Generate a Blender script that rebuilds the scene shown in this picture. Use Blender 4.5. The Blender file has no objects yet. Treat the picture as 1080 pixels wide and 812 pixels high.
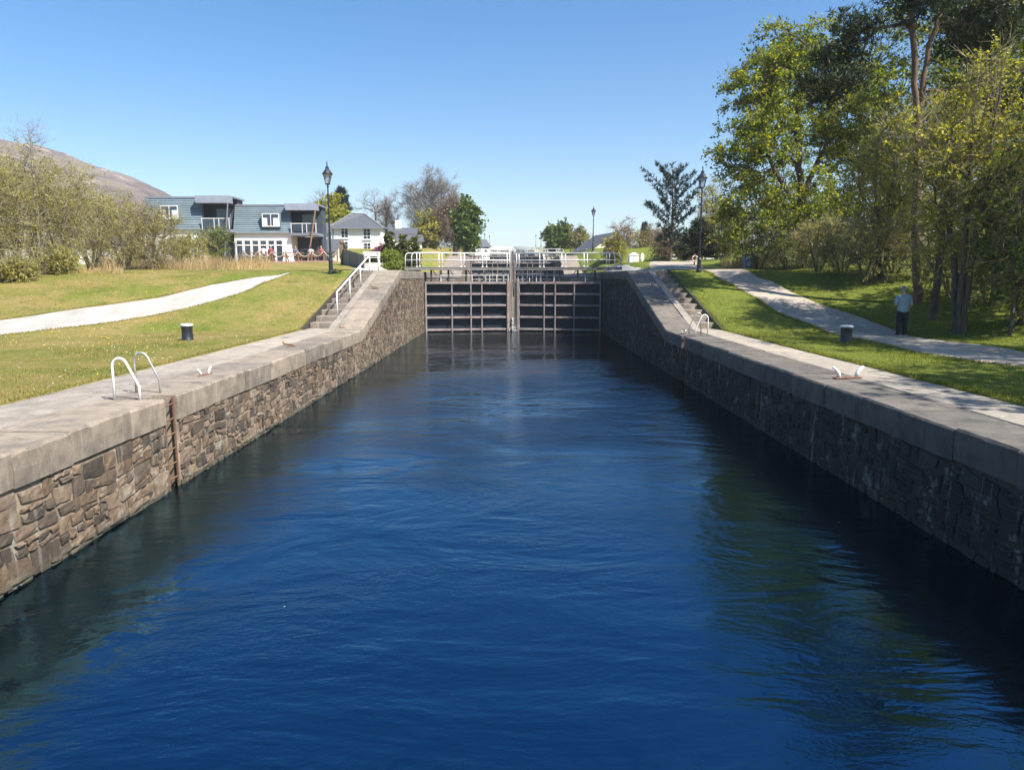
import bpy, bmesh, math, random
import numpy as np
from mathutils import Vector, Matrix, noise as mnoise

rnd = random.Random(11)
rng = np.random.default_rng(11)
sc = bpy.context.scene
COL = sc.collection
PI = math.pi
RISE = 2.5          # height gained at every lock
STEP = 56.0         # distance from one lock to the next
XL, XR = -6.15, 6.3 # faces of the two chamber walls
GATE_Y = 49.6

# ------------------------------------------------------------------ camera numbers (metres from pixels of the 1080 px photo)
FPX, CU, CV, HOR, CAMZ = 740.0, 540.0, 406.0, 293.0, 3.8
TH = math.atan((CV - HOR) / FPX)
def P(u, v, d):
    """the point at distance d (along y) that the photo shows at pixel u, v"""
    a, b = (u - CU) / FPX, (CV - v) / FPX
    ry = math.cos(TH) + b * math.sin(TH); rz = -math.sin(TH) + b * math.cos(TH)
    return (a / ry * d, d, CAMZ + rz / ry * d)
def PX(u, v, d): return P(u, v, d)[0]
def PZ(v, d): return P(CU, v, d)[2]

# ------------------------------------------------------------------ terrain
def sstep(t):
    t = np.clip(t, 0, 1); return t * t * (3 - 2 * t)
def G(x, y):
    x = np.asarray(x, float); y = np.asarray(y, float)
    off = np.clip(np.abs(x) - 8.9, 0, 50)
    z = np.full(np.broadcast(x, y).shape, 1.7)
    w = 10.2 + 0.8 * off
    for k in range(7):
        t = (y - (33.7 + STEP * k - 0.25 * np.minimum(off, 30))) / w + 0.5
        m = np.clip(off / 4, 0, 1)
        z = z + RISE * ((1 - m) * np.clip(t, 0, 1) + m * sstep(t))
    z = z + 1.0 * sstep((y - 41) / 25) * sstep(off / 2.0)
    z = z + 0.35 * sstep((x - 15.2) / 4)
    und = 0.05 * np.sin(x * 0.7 + 1.3 * np.sin(y * 0.31)) * np.sin(y * 0.53 + 0.4) * sstep(off / 3)
    return z + und
def g(x, y): return float(G(x, y))
def hit(u, v, d0=4.0, d1=160.0):
    """where the ray through a pixel meets the terrain"""
    d = d0
    while d < d1:
        p = P(u, v, d)
        if p[2] <= g(p[0], p[1]): return p
        d += 0.1
    return P(u, v, d1)

# ------------------------------------------------------------------ materials
def nodes_of(name):
    m = bpy.data.materials.new(name); m.use_nodes = True
    nt = m.node_tree
    return m, nt, nt.nodes, nt.links, nt.nodes['Principled BSDF']
def rgba(c): return (c[0], c[1], c[2], 1)
def ramp(N, L, fac, stops):
    r = N.new('ShaderNodeValToRGB')
    e = r.color_ramp.elements
    while len(e) < len(stops): e.new(0.5)
    for q, (p, c) in enumerate(stops):
        e[q].position = p; e[q].color = rgba(c)
    L.new(fac, r.inputs[0]); return r.outputs[0]
def noise(N, L, vec, scale, detail=5, rough=0.55, dist=0.0):
    n = N.new('ShaderNodeTexNoise'); n.inputs['Scale'].default_value = scale; n.inputs['Detail'].default_value = detail
    n.inputs['Roughness'].default_value = rough; n.inputs['Distortion'].default_value = dist
    L.new(vec, n.inputs['Vector']); return n.outputs['Fac']
def mixc(N, L, fac, a, b, mode='MIX'):
    m = N.new('ShaderNodeMix'); m.data_type = 'RGBA'; m.blend_type = mode
    for s, val in ((0, fac), (6, a), (7, b)):
        if isinstance(val, (int, float)): m.inputs[s].default_value = val
        elif isinstance(val, tuple): m.inputs[s].default_value = rgba(val)
        else: L.new(val, m.inputs[s])
    return m.outputs[2]
def pos(N, L, scale=(1, 1, 1), obj=False):
    if obj: src = N.new('ShaderNodeTexCoord').outputs['Object']
    else: src = N.new('ShaderNodeNewGeometry').outputs['Position']
    if scale == (1, 1, 1): return src
    mp = N.new('ShaderNodeMapping'); mp.inputs['Scale'].default_value = scale
    L.new(src, mp.inputs['Vector']); return mp.outputs['Vector']
def island(N): return N.new('ShaderNodeNewGeometry').outputs['Random Per Island']
def bump(N, L, b, h, strength=0.4, dist=0.02):
    bp = N.new('ShaderNodeBump'); bp.inputs['Strength'].default_value = strength; bp.inputs['Distance'].default_value = dist
    L.new(h, bp.inputs['Height']); L.new(bp.outputs[0], b.inputs['Normal'])

def mat(name, c, c2=None, scale=6.0, rough=0.8, bmp=0.0, bscale=None, metal=0.0, isl=0.0, obj=True, stretch=(1, 1, 1), spec=None):
    m, nt, N, L, b = nodes_of(name)
    b.inputs['Roughness'].default_value = rough; b.inputs['Metallic'].default_value = metal
    if spec is not None: b.inputs['Specular IOR Level'].default_value = spec
    c2 = c2 or tuple(v * 0.75 for v in c)
    v = pos(N, L, stretch, obj)
    f = noise(N, L, v, scale)
    col = ramp(N, L, f, [(0.3, c2), (0.7, c)])
    if isl:
        r = ramp(N, L, island(N), [(0, (1 - isl,) * 3), (1, (1 + isl,) * 3)])
        col = mixc(N, L, 1.0, col, r, 'MULTIPLY')
    L.new(col, b.inputs['Base Color'])
    if bmp: bump(N, L, b, noise(N, L, v, bscale or scale * 4, 6), bmp, 0.03)
    return m

def leaf_mat(name, c, c2, trans=0.35, yellow=None):
    m, nt, N, L, b = nodes_of(name)
    N.remove(b)
    out = N['Material Output']
    st = [(0, c2), (0.55, c)] + ([(0.97, yellow)] if yellow else [])
    col = ramp(N, L, island(N), st)
    f = noise(N, L, pos(N, L), 0.35, 2)
    col = mixc(N, L, 1.0, col, ramp(N, L, f, [(0.3, (0.72, 0.74, 0.75)), (0.7, (1.2, 1.18, 1.1))]), 'MULTIPLY')
    d = N.new('ShaderNodeBsdfDiffuse'); t = N.new('ShaderNodeBsdfTranslucent'); gl = N.new('ShaderNodeBsdfGlossy')
    gl.inputs['Roughness'].default_value = 0.45; gl.inputs['Color'].default_value = (1, 1, 1, 1)
    L.new(col, d.inputs['Color']); tc = mixc(N, L, 1.0, col, (1.35, 1.25, 0.45), 'MULTIPLY'); L.new(tc, t.inputs['Color'])
    a = N.new('ShaderNodeMixShader'); a.inputs[0].default_value = trans
    L.new(d.outputs[0], a.inputs[1]); L.new(t.outputs[0], a.inputs[2])
    a2 = N.new('ShaderNodeMixShader'); a2.inputs[0].default_value = 0.012
    L.new(a.outputs[0], a2.inputs[1]); L.new(gl.outputs[0], a2.inputs[2])
    L.new(a2.outputs[0], out.inputs['Surface'])
    return m

def stone_mat(name, base, mossy=True, mortar=False, lime=0.7):
    m, nt, N, L, b = nodes_of(name)
    p = pos(N, L)
    if mortar:
        col = ramp(N, L, noise(N, L, p, 3.0), [(0.3, (0.12, 0.092, 0.065)), (0.5, (0.26, 0.21, 0.15)), (0.72, (0.42, 0.355, 0.27))])
    else:
        col = ramp(N, L, island(N), [(0, tuple(v * 0.42 for v in base)), (0.4, base), (0.6, (base[0] * 1.15, base[1] * 1.0, base[2] * 0.82)), (1, tuple(v * 1.9 for v in base))])
        f = noise(N, L, p, 9.0, 7, 0.65)
        col = mixc(N, L, 1.0, col, ramp(N, L, f, [(0.25, (0.55, 0.55, 0.56)), (0.5, (1, 1, 1)), (0.75, (1.45, 1.42, 1.35))]), 'MULTIPLY')
        f3 = noise(N, L, p, 2.2, 6, 0.7)
        col = mixc(N, L, ramp(N, L, f3, [(0.56, (0, 0, 0)), (0.68, (0.75,) * 3)]), col, (0.33, 0.29, 0.23))
    # pale lime left at the water line, moss above it, white run-off streaks
    sep = N.new('ShaderNodeSeparateXYZ'); L.new(p, sep.inputs[0])
    nz = N.new('ShaderNodeMath'); nz.operation = 'MULTIPLY_ADD'; nz.inputs[1].default_value = 0.75; 
    L.new(noise(N, L, p, 2.6, 6, 0.7), nz.inputs[0]); L.new(sep.outputs['Z'], nz.inputs[2])
    band = ramp(N, L, nz.outputs[0], [(0.34, (lime,) * 3), (0.50, (0, 0, 0))])
    col = mixc(N, L, band, col, (0.36, 0.315, 0.22))
    wet = ramp(N, L, sep.outputs['Z'], [(0.0, (0.95,) * 3), (0.06, (0.7,) * 3), (0.12, (0, 0, 0))])
    col = mixc(N, L, wet, col, (0.05, 0.045, 0.03))
    mo = ramp(N, L, noise(N, L, p, 1.1, 5, 0.7), [(0.62, (0, 0, 0)), (0.74, (0.6,) * 3)])
    if mossy: col = mixc(N, L, mo, col, (0.14, 0.13, 0.035))
    stv = pos(N, L, (3.0, 3.0, 0.12))
    st = ramp(N, L, noise(N, L, stv, 2.2, 4), [(0.60, (0, 0, 0)), (0.72, (0.5,) * 3)])
    col = mixc(N, L, st, col, (0.36, 0.33, 0.29))
    L.new(col, b.inputs['Base Color']); b.inputs['Roughness'].default_value = 0.9
    bump(N, L, b, noise(N, L, p, 22, 8, 0.7), 0.6, 0.03)
    return m

def coping_mat(name, base, dark):
    m, nt, N, L, b = nodes_of(name)
    p = pos(N, L)
    col = ramp(N, L, noise(N, L, p, 2.4, 7, 0.65), [(0.28, dark), (0.5, base), (0.75, tuple(v * 1.3 for v in base))])
    col = mixc(N, L, 1.0, col, ramp(N, L, island(N), [(0, (0.72, 0.73, 0.75)), (1, (1.18, 1.15, 1.1))]), 'MULTIPLY')
    stv = pos(N, L, (4.0, 4.0, 0.15))
    st = ramp(N, L, noise(N, L, stv, 2.5, 4), [(0.56, (0, 0, 0)), (0.7, (0.6,) * 3)])
    col = mixc(N, L, st, col, tuple(v * 1.55 for v in base))
    sp = ramp(N, L, noise(N, L, p, 38, 3), [(0.6, (0, 0, 0)), (0.72, (0.5,) * 3)])
    col = mixc(N, L, sp, col, tuple(v * 0.5 for v in base))
    li = ramp(N, L, noise(N, L, p, 5.5, 7, 0.75), [(0.60, (0, 0, 0)), (0.70, (0.55,) * 3)])
    col = mixc(N, L, li, col, (base[0] * 1.7, base[1] * 1.75, base[2] * 1.7))
    dk = ramp(N, L, noise(N, L, pos(N, L, (1, 1, 0.6)), 0.9, 8, 0.75), [(0.52, (0, 0, 0)), (0.66, (0.6,) * 3)])
    col = mixc(N, L, dk, col, tuple(v * 0.42 for v in base))
    L.new(col, b.inputs['Base Color']); b.inputs['Roughness'].default_value = 0.88
    bump(N, L, b, noise(N, L, p, 30, 7, 0.7), 0.35, 0.02)
    return m

def grass_mat(name):
    m, nt, N, L, b = nodes_of(name)
    p = pos(N, L)
    big = noise(N, L, p, 0.35, 6, 0.65)
    fine = noise(N, L, pos(N, L, (1, 1, 1)), 7.0, 8, 0.75)
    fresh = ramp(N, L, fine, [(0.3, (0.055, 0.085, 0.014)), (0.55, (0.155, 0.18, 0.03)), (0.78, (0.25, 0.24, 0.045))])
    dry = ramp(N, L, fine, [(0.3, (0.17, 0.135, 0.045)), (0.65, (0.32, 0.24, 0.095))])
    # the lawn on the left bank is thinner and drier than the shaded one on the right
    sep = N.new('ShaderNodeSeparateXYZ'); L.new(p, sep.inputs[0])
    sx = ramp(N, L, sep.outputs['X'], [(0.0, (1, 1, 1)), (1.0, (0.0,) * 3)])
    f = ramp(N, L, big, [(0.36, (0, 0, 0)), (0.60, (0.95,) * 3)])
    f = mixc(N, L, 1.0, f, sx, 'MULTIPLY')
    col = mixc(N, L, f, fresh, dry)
    cl = ramp(N, L, noise(N, L, p, 1.3, 6, 0.7), [(0.57, (0, 0, 0)), (0.66, (0.7,) * 3)])
    col = mixc(N, L, cl, col, (0.065, 0.115, 0.022))
    ba = ramp(N, L, noise(N, L, pos(N, L, (1, .6, 1)), 0.75, 8, 0.75), [(0.60, (0, 0, 0)), (0.70, (0.6,) * 3)])
    col = mixc(N, L, ba, col, (0.24, 0.18, 0.10))
    L.new(col, b.inputs['Base Color']); b.inputs['Roughness'].default_value = 0.95
    b.inputs['Specular IOR Level'].default_value = 0.1
    bump(N, L, b, noise(N, L, p, 14, 8, 0.8), 0.9, 0.06)
    return m

def gravel_mat(name, c, c2):
    m, nt, N, L, b = nodes_of(name)
    p = pos(N, L)
    col = ramp(N, L, noise(N, L, p, 0.8, 6, 0.65), [(0.3, tuple(x * .8 for x in c2)), (0.5, c2), (0.68, c)])
    wr = ramp(N, L, noise(N, L, pos(N, L, (1.6, .35, 1)), 0.9, 6, .7), [(0.4, (0.82, 0.80, 0.77)), (0.62, (1.12, 1.12, 1.12))])
    col = mixc(N, L, 1.0, col, wr, 'MULTIPLY')
    v = N.new('ShaderNodeTexVoronoi'); v.inputs['Scale'].default_value = 28; L.new(p, v.inputs['Vector'])
    col = mixc(N, L, 0.35, col, ramp(N, L, v.outputs['Color'], [(0.1, tuple(x * 0.55 for x in c)), (0.9, tuple(x * 1.3 for x in c))]))
    L.new(col, b.inputs['Base Color']); b.inputs['Roughness'].default_value = 0.95
    bump(N, L, b, v.outputs['Distance'], 0.5, 0.02)
    return m

def water_mat(name):
    m, nt, N, L, b = nodes_of(name)
    b.inputs['Base Color'].default_value = (0.0006, 0.0010, 0.0016, 1)
    b.inputs['Roughness'].default_value = 0.02
    b.inputs['IOR'].default_value = 2.85
    b.inputs['Specular Tint'].default_value = (0.10, 0.62, 1.0, 1)
    p = pos(N, L, (0.55, 1.0, 1.0))
    warp = N.new('ShaderNodeTexNoise'); warp.inputs['Scale'].default_value = 0.22; warp.inputs['Detail'].default_value = 2
    L.new(p, warp.inputs['Vector'])
    add = N.new('ShaderNodeMixRGB'); add.blend_type = 'ADD'; add.inputs[0].default_value = 3.0
    L.new(p, add.inputs[1]); L.new(warp.outputs['Color'], add.inputs[2])
    h1 = noise(N, L, add.outputs[0], 0.9, 4, 0.6, 0.6)
    h2 = noise(N, L, add.outputs[0], 5.5, 4, 0.6, 0.4)
    h3 = noise(N, L, pos(N, L, (0.7, 1.2, 1)), 17.0, 3, 0.6)
    h4 = noise(N, L, pos(N, L, (0.8, 1.1, 1)), 46.0, 2, 0.5)
    # calmer and rougher patches where the sluices boil up
    gust = ramp(N, L, noise(N, L, pos(N, L, (0.5, 0.8, 1)), 0.33, 3, 0.6, 1.0), [(0.38, (0.15,) * 3), (0.62, (1, 1, 1))])
    sp = N.new('ShaderNodeSeparateXYZ'); L.new(pos(N, L), sp.inputs[0])
    boil = N.new('ShaderNodeMapRange'); boil.interpolation_type = 'SMOOTHSTEP'
    dist = N.new('ShaderNodeVectorMath'); dist.operation = 'DISTANCE'; dist.inputs[1].default_value = (0.6, 21.0 * .45, 0)
    L.new(pos(N, L, (1.0, .45, 1.0)), dist.inputs[0]); L.new(dist.outputs['Value'], boil.inputs['Value'])
    boil.inputs['From Min'].default_value = 1.0; boil.inputs['From Max'].default_value = 6.0; boil.inputs['To Min'].default_value = 2.6; boil.inputs['To Max'].default_value = 1.0
    def mul(a, k):
        q = N.new('ShaderNodeMath'); q.operation = 'MULTIPLY'; L.new(a, q.inputs[0])
        if isinstance(k, float): q.inputs[1].default_value = k
        else: L.new(k, q.inputs[1])
        return q.outputs[0]
    def plus(a, c):
        q = N.new('ShaderNodeMath'); q.operation = 'ADD'; L.new(a, q.inputs[0]); L.new(c, q.inputs[1]); return q.outputs[0]
    big = noise(N, L, add.outputs[0], 0.42, 3, 0.55, 2.6)
    h1 = plus(h1, mul(mul(big, boil.outputs[0]), 0.9))
    h = plus(mul(h1, 0.034), mul(plus(mul(plus(mul(h2, 0.012), mul(h3, 0.0062)), 1.0), mul(h4, 0.0021)), mul(gust, boil.outputs[0])))
    bump(N, L, b, h, 1.0, 1.0)
    return m

M = {}
M['stone'] = stone_mat('rubble_stone', (0.112, 0.083, 0.059))
M['stoneshade'] = stone_mat('shaded_rubble_stone', (0.028, 0.025, 0.021), lime=0.08)  # rubble of the right wall, its shade painted in as a darker colour
M['mortarshade'] = coping_mat('shaded_mortar', (0.05, 0.045, 0.036), (0.03, 0.027, 0.023))  # mortar darkened to carry the right wall's shade
M['copingshade'] = coping_mat('shaded_coping', (0.125, 0.11, 0.094), (0.06, 0.054, 0.048))  # coping with the right wall's shade put into its colour
M['mortar'] = stone_mat('lime_mortar', (0.3, 0.26, 0.2), mortar=True)
M['coping'] = coping_mat('coping_stone', (0.24, 0.20, 0.158), (0.125, 0.105, 0.085))
M['concrete'] = coping_mat('weathered_concrete', (0.30, 0.262, 0.215), (0.19, 0.168, 0.14))
M['step'] = coping_mat('step_stone', (0.27, 0.225, 0.18), (0.13, 0.11, 0.09))
M['soil'] = mat('dark_soil', (0.05, 0.042, 0.03), (0.03, 0.025, 0.018), 8, 0.95, 0.5)
M['grass'] = grass_mat('mown_grass')
M['pale_gravel'] = gravel_mat('pale_gravel', (0.43, 0.41, 0.37), (0.34, 0.32, 0.29))
M['gravel'] = gravel_mat('grey_gravel', (0.44, 0.375, 0.30), (0.31, 0.265, 0.215))
M['water'] = water_mat('canal_water')
M['white'] = mat('white_paint', (0.80, 0.80, 0.78), (0.62, 0.61, 0.57), 9, 0.45)
M['galv'] = mat('galvanised_steel', (0.52, 0.52, 0.50), (0.30, 0.27, 0.23), 14, 0.45, metal=0.5)
M['rust'] = mat('rusty_steel', (0.22, 0.105, 0.055), (0.09, 0.055, 0.04), 12, 0.85, 0.3)
M['plate'] = mat('gate_plate', (0.016, 0.026, 0.036), (0.010, 0.014, 0.019), 1.5, 0.55, 0.15, spec=0.3)
M['beam'] = mat('worn_gate_beam', (0.32, 0.28, 0.275), (0.17, 0.125, 0.11), 2.6, 0.75, 0.2)
M['deck'] = mat('grey_deck', (0.26, 0.25, 0.23), (0.15, 0.14, 0.125), 5, 0.8, 0.2)
M['mitre'] = mat('mitre_timber', (0.25, 0.19, 0.145), (0.11, 0.08, 0.06), 3, 0.85, 0.3, stretch=(4, 4, 0.5))
M['iron'] = mat('black_iron', (0.022, 0.026, 0.034), (0.012, 0.013, 0.016), 8, 0.42)
M['dark'] = mat('dark_steel', (0.035, 0.037, 0.04), (0.02, 0.02, 0.02), 6, 0.6)
M['bark'] = mat('grey_bark', (0.13, 0.105, 0.08), (0.055, 0.042, 0.032), 5, 0.95, 0.6, 20, stretch=(2, 2, 0.5))
M['barkpale'] = mat('pale_bark', (0.30, 0.265, 0.20), (0.15, 0.12, 0.085), 5, 0.95, 0.4, 20, stretch=(1, 1, 2))
M['barkpine'] = mat('pine_bark', (0.20, 0.12, 0.075), (0.085, 0.058, 0.042), 4, 0.95, 0.7, 14, stretch=(2, 2, 0.6))
M['twig'] = mat('brown_twigs', (0.235, 0.18, 0.13), (0.14, 0.105, 0.078), 2, 0.95)
M['twigolive'] = mat('olive_twigs', (0.33, 0.285, 0.15), (0.20, 0.17, 0.09), 2, 0.95)
M['twiggrey'] = mat('mauve_twigs', (0.26, 0.235, 0.215), (0.165, 0.15, 0.138), 2, 0.95)
M['leaf_maple'] = leaf_mat('sycamore_leaves', (0.15, 0.215, 0.030), (0.08, 0.13, 0.022), 0.52, (0.46, 0.44, 0.04))
M['leaf_fresh'] = leaf_mat('fresh_leaves', (0.34, 0.355, 0.06), (0.21, 0.235, 0.04), 0.55, (0.54, 0.49, 0.07))
M['leaf_olive'] = leaf_mat('olive_buds', (0.34, 0.32, 0.105), (0.22, 0.21, 0.07), 0.45, (0.44, 0.41, 0.13))
M['leaf_dark'] = leaf_mat('dark_leaves', (0.085, 0.13, 0.032), (0.05, 0.08, 0.02), 0.4, (0.18, 0.21, 0.04))
M['leaf_green'] = leaf_mat('mid_leaves', (0.11, 0.175, 0.038), (0.06, 0.105, 0.024), 0.4, (0.19, 0.25, 0.05))
M['needle'] = leaf_mat('pine_needles', (0.042, 0.066, 0.036), (0.022, 0.036, 0.022), 0.15, (0.07, 0.09, 0.04))
M['needleblue'] = leaf_mat('blue_needles', (0.036, 0.060, 0.058), (0.020, 0.034, 0.036), 0.12, (0.05, 0.08, 0.07))
M['cypress'] = leaf_mat('cypress_sprays', (0.085, 0.115, 0.028), (0.05, 0.068, 0.018), 0.2, (0.24, 0.22, 0.04))
M['lime'] = leaf_mat('lime_leaves', (0.20, 0.25, 0.035), (0.12, 0.16, 0.025), 0.3, (0.26, 0.3, 0.05))
M['pinkflower'] = leaf_mat('pink_blossom', (0.42, 0.10, 0.20), (0.20, 0.045, 0.10), 0.3, (0.5, 0.18, 0.28))
M['russet'] = leaf_mat('russet_buds', (0.32, 0.20, 0.15), (0.20, 0.125, 0.09), 0.3, (0.38, 0.27, 0.18))
M['reed'] = leaf_mat('dry_reeds', (0.48, 0.35, 0.20), (0.32, 0.22, 0.12), 0.3, (0.55, 0.44, 0.26))
M['blade'] = leaf_mat('grass_blades', (0.20, 0.225, 0.038), (0.11, 0.135, 0.022), 0.38, (0.31, 0.29, 0.06))
M['bladedry'] = leaf_mat('dry_grass_blades', (0.25, 0.22, 0.065), (0.17, 0.18, 0.04), 0.3, (0.33, 0.26, 0.10))
M['dandelion'] = mat('dandelion_heads', (0.75, 0.55, 0.03), (0.7, 0.45, 0.02), 3, 0.8)
M['daisy'] = mat('daisy_heads', (0.72, 0.72, 0.66), (0.6, 0.6, 0.5), 3, 0.8)
M['render'] = mat('white_render', (0.80, 0.79, 0.75), (0.72, 0.71, 0.67), 1.2, 0.85)
M['slate'] = mat('slate_roof', (0.10, 0.105, 0.12), (0.06, 0.065, 0.075), 4, 0.7, 0.3, stretch=(1, 1, 4))
M['clad'] = mat('blue_cladding', (0.15, 0.195, 0.22), (0.11, 0.15, 0.175), 1.4, 0.6, isl=0.14)
M['cladgrey'] = mat('grey_fascia', (0.20, 0.22, 0.26), (0.16, 0.175, 0.21), 2, 0.6)
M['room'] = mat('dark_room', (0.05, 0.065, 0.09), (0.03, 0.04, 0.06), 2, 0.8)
M['curtain'] = mat('net_curtain', (0.72, 0.72, 0.72), (0.6, 0.6, 0.62), 12, 0.9, stretch=(6, 1, 0.2))
M['timber'] = mat('weathered_boards', (0.27, 0.255, 0.24), (0.17, 0.16, 0.15), 3, 0.85, 0.3, isl=0.18, stretch=(4, 4, 0.4))
M['strut'] = mat('orange_timber', (0.36, 0.19, 0.11), (0.26, 0.13, 0.075), 3, 0.7)
M['terrace'] = mat('pink_paving', (0.42, 0.24, 0.17), (0.30, 0.17, 0.125), 2.5, 0.9, 0.2)
M['tablewood'] = mat('table_wood', (0.25, 0.15, 0.085), (0.15, 0.09, 0.05), 4, 0.8)
M['rope'] = mat('pale_rope', (0.62, 0.57, 0.50), (0.42, 0.38, 0.33), 20, 0.9)
M['blue'] = mat('blue_bin_plastic', (0.055, 0.13, 0.27), (0.04, 0.09, 0.19), 4, 0.5)
M['red'] = mat('red_paint', (0.45, 0.04, 0.03), (0.3, 0.03, 0.025), 4, 0.5)
M['orange'] = mat('orange_ring', (0.70, 0.32, 0.17), (0.6, 0.25, 0.13), 4, 0.5)
M['cream'] = mat('cream_render', (0.66, 0.62, 0.50), (0.55, 0.52, 0.42), 1.5, 0.85)
M['skin'] = mat('skin', (0.50, 0.30, 0.22), (0.42, 0.24, 0.17), 6, 0.6)
M['shirt'] = mat('pale_blue_shirt', (0.27, 0.345, 0.41), (0.20, 0.27, 0.34), 5, 0.9)
M['trousers'] = mat('navy_trousers', (0.014, 0.016, 0.026), (0.009, 0.01, 0.016), 5, 0.9)
M['cap'] = mat('blue_grey_cap', (0.13, 0.16, 0.27), (0.09, 0.11, 0.19), 5, 0.9)
M['hair'] = mat('grey_hair', (0.30, 0.28, 0.26), (0.18, 0.16, 0.15), 30, 0.9)
M['shoe'] = mat('dark_shoe', (0.03, 0.027, 0.025), (0.02, 0.02, 0.02), 5, 0.6)
M['clothred'] = mat('red_cloth', (0.40, 0.09, 0.08), (0.3, 0.06, 0.06), 5, 0.9)
M['clothwhite'] = mat('white_cloth', (0.72, 0.70, 0.66), (0.6, 0.58, 0.55), 5, 0.9)
M['clothblue'] = mat('blue_cloth', (0.07, 0.10, 0.22), (0.05, 0.07, 0.15), 5, 0.9)
def foam_mat():
    m, nt, N, L, b = nodes_of('white_spray'); b.inputs['Base Color'].default_value = (0.75, 0.78, 0.8, 1); b.inputs['Roughness'].default_value = 0.4; return m
M['spray'] = foam_mat()
def glass_mat(name, c, trans=0.0):
    m, nt, N, L, b = nodes_of(name)
    b.inputs['Base Color'].default_value = rgba(c); b.inputs['Roughness'].default_value = 0.06; b.inputs['Specular IOR Level'].default_value = 0.8
    bump(N, L, b, noise(N, L, pos(N, L), 1.1, 2), 0.1, 0.02)
    if trans: b.inputs['Transmission Weight'].default_value = trans
    return m
M['pane'] = glass_mat('window_glass', (0.03, 0.045, 0.07))
M['clear'] = glass_mat('clear_glass', (0.85, 0.88, 0.9), 0.9)
M['lampglass'] = glass_mat('lamp_glass', (0.72, 0.75, 0.76), 0.5)

# ------------------------------------------------------------------ mesh helpers
class MB:
    def __init__(s): s.v = []; s.f = []
    def face(s, pts):
        n = len(s.v); s.v += [tuple(p) for p in pts]; s.f.append(tuple(range(n, n + len(pts)))); return s
    def box(s, x0, x1, y0, y1, z0, z1):
        n = len(s.v)
        s.v += [(x, y, z) for z in (z0, z1) for y in (y0, y1) for x in (x0, x1)]
        for q in ((0, 2, 3, 1), (4, 5, 7, 6), (0, 1, 5, 4), (2, 6, 7, 3), (0, 4, 6, 2), (1, 3, 7, 5)): s.f.append(tuple(n + i for i in q))
        return s
    def hexa(s, c):
        """eight corners: bottom 4 then top 4, both counter-clockwise"""
        n = len(s.v); s.v += [tuple(p) for p in c]
        for q in ((3, 2, 1, 0), (4, 5, 6, 7), (0, 1, 5, 4), (1, 2, 6, 5), (2, 3, 7, 6), (3, 0, 4, 7)): s.f.append(tuple(n + i for i in q))
        return s
    def bar(s, a, b, w, h=None):
        """square bar from a to b"""
        h = h or w
        a = Vector(a); b = Vector(b); d = (b - a).normalized()
        up = Vector((0, 0, 1)) if abs(d.z) < 0.95 else Vector((0, 1, 0))
        sx = d.cross(up).normalized() * w / 2; sy = sx.cross(d).normalized() * h / 2
        return s.hexa([a - sx - sy, a + sx - sy, b + sx - sy, b - sx - sy, a - sx + sy, a + sx + sy, b + sx + sy, b - sx + sy])
    def tube(s, pts, r, n=8, cap=True):
        pts = [Vector(p) for p in pts]; m = len(pts)
        rr = r if isinstance(r, (list, tuple)) else [r] * m
        base = len(s.v); prev = None
        for i, p in enumerate(pts):
            d = (pts[min(i + 1, m - 1)] - pts[max(i - 1, 0)])
            d = d.normalized() if d.length > 1e-9 else Vector((0, 0, 1))
            if prev is None: u = d.cross(Vector((0, 0, 1)) if abs(d.z) < 0.9 else Vector((1, 0, 0))).normalized()
            else:
                u = prev - d * prev.dot(d); u = u.normalized() if u.length > 1e-6 else d.orthogonal().normalized()
            prev = u; w = d.cross(u)
            for k in range(n):
                a = 2 * PI * k / n
                s.v.append(tuple(p + (u * math.cos(a) + w * math.sin(a)) * rr[i]))
        for i in range(m - 1):
            for k in range(n):
                k2 = (k + 1) % n
                s.f.append((base + i * n + k, base + i * n + k2, base + (i + 1) * n + k2, base + (i + 1) * n + k))
        if cap:
            s.f.append(tuple(base + k for k in reversed(range(n)))); s.f.append(tuple(base + (m - 1) * n + k for k in range(n)))
        return s
    def lathe(s, prof, n=14, c=(0, 0), z0=0):
        base = len(s.v); m = len(prof)
        for r, z in prof:
            for k in range(n):
                a = 2 * PI * k / n
                s.v.append((c[0] + r * math.cos(a), c[1] + r * math.sin(a), z0 + z))
        for i in range(m - 1):
            for k in range(n):
                k2 = (k + 1) % n
                s.f.append((base + i * n + k, base + i * n + k2, base + (i + 1) * n + k2, base + (i + 1) * n + k))
        s.f.append(tuple(base + k for k in reversed(range(n)))); s.f.append(tuple(base + (m - 1) * n + k for k in range(n)))
        return s
    def xf(s, mtx):
        s.v = [tuple(mtx @ Vector(p)) for p in s.v]; return s
    def build(s, name, m, parent=None, bevel=0.0, smooth=False):
        me = bpy.data.meshes.new(name); me.from_pydata(s.v, [], s.f)
        bm = bmesh.new(); bm.from_mesh(me); bmesh.ops.recalc_face_normals(bm, faces=bm.faces); bm.to_mesh(me); bm.free()
        o = bpy.data.objects.new(name, me); COL.objects.link(o); me.materials.append(m)
        if smooth: me.polygons.foreach_set('use_smooth', [True] * len(me.polygons))
        if parent is not None: o.parent = parent
        if bevel:
            md = o.modifiers.new('bevel', 'BEVEL'); md.width = bevel; md.segments = 2; md.limit_method = 'ANGLE'
        return o

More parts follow.
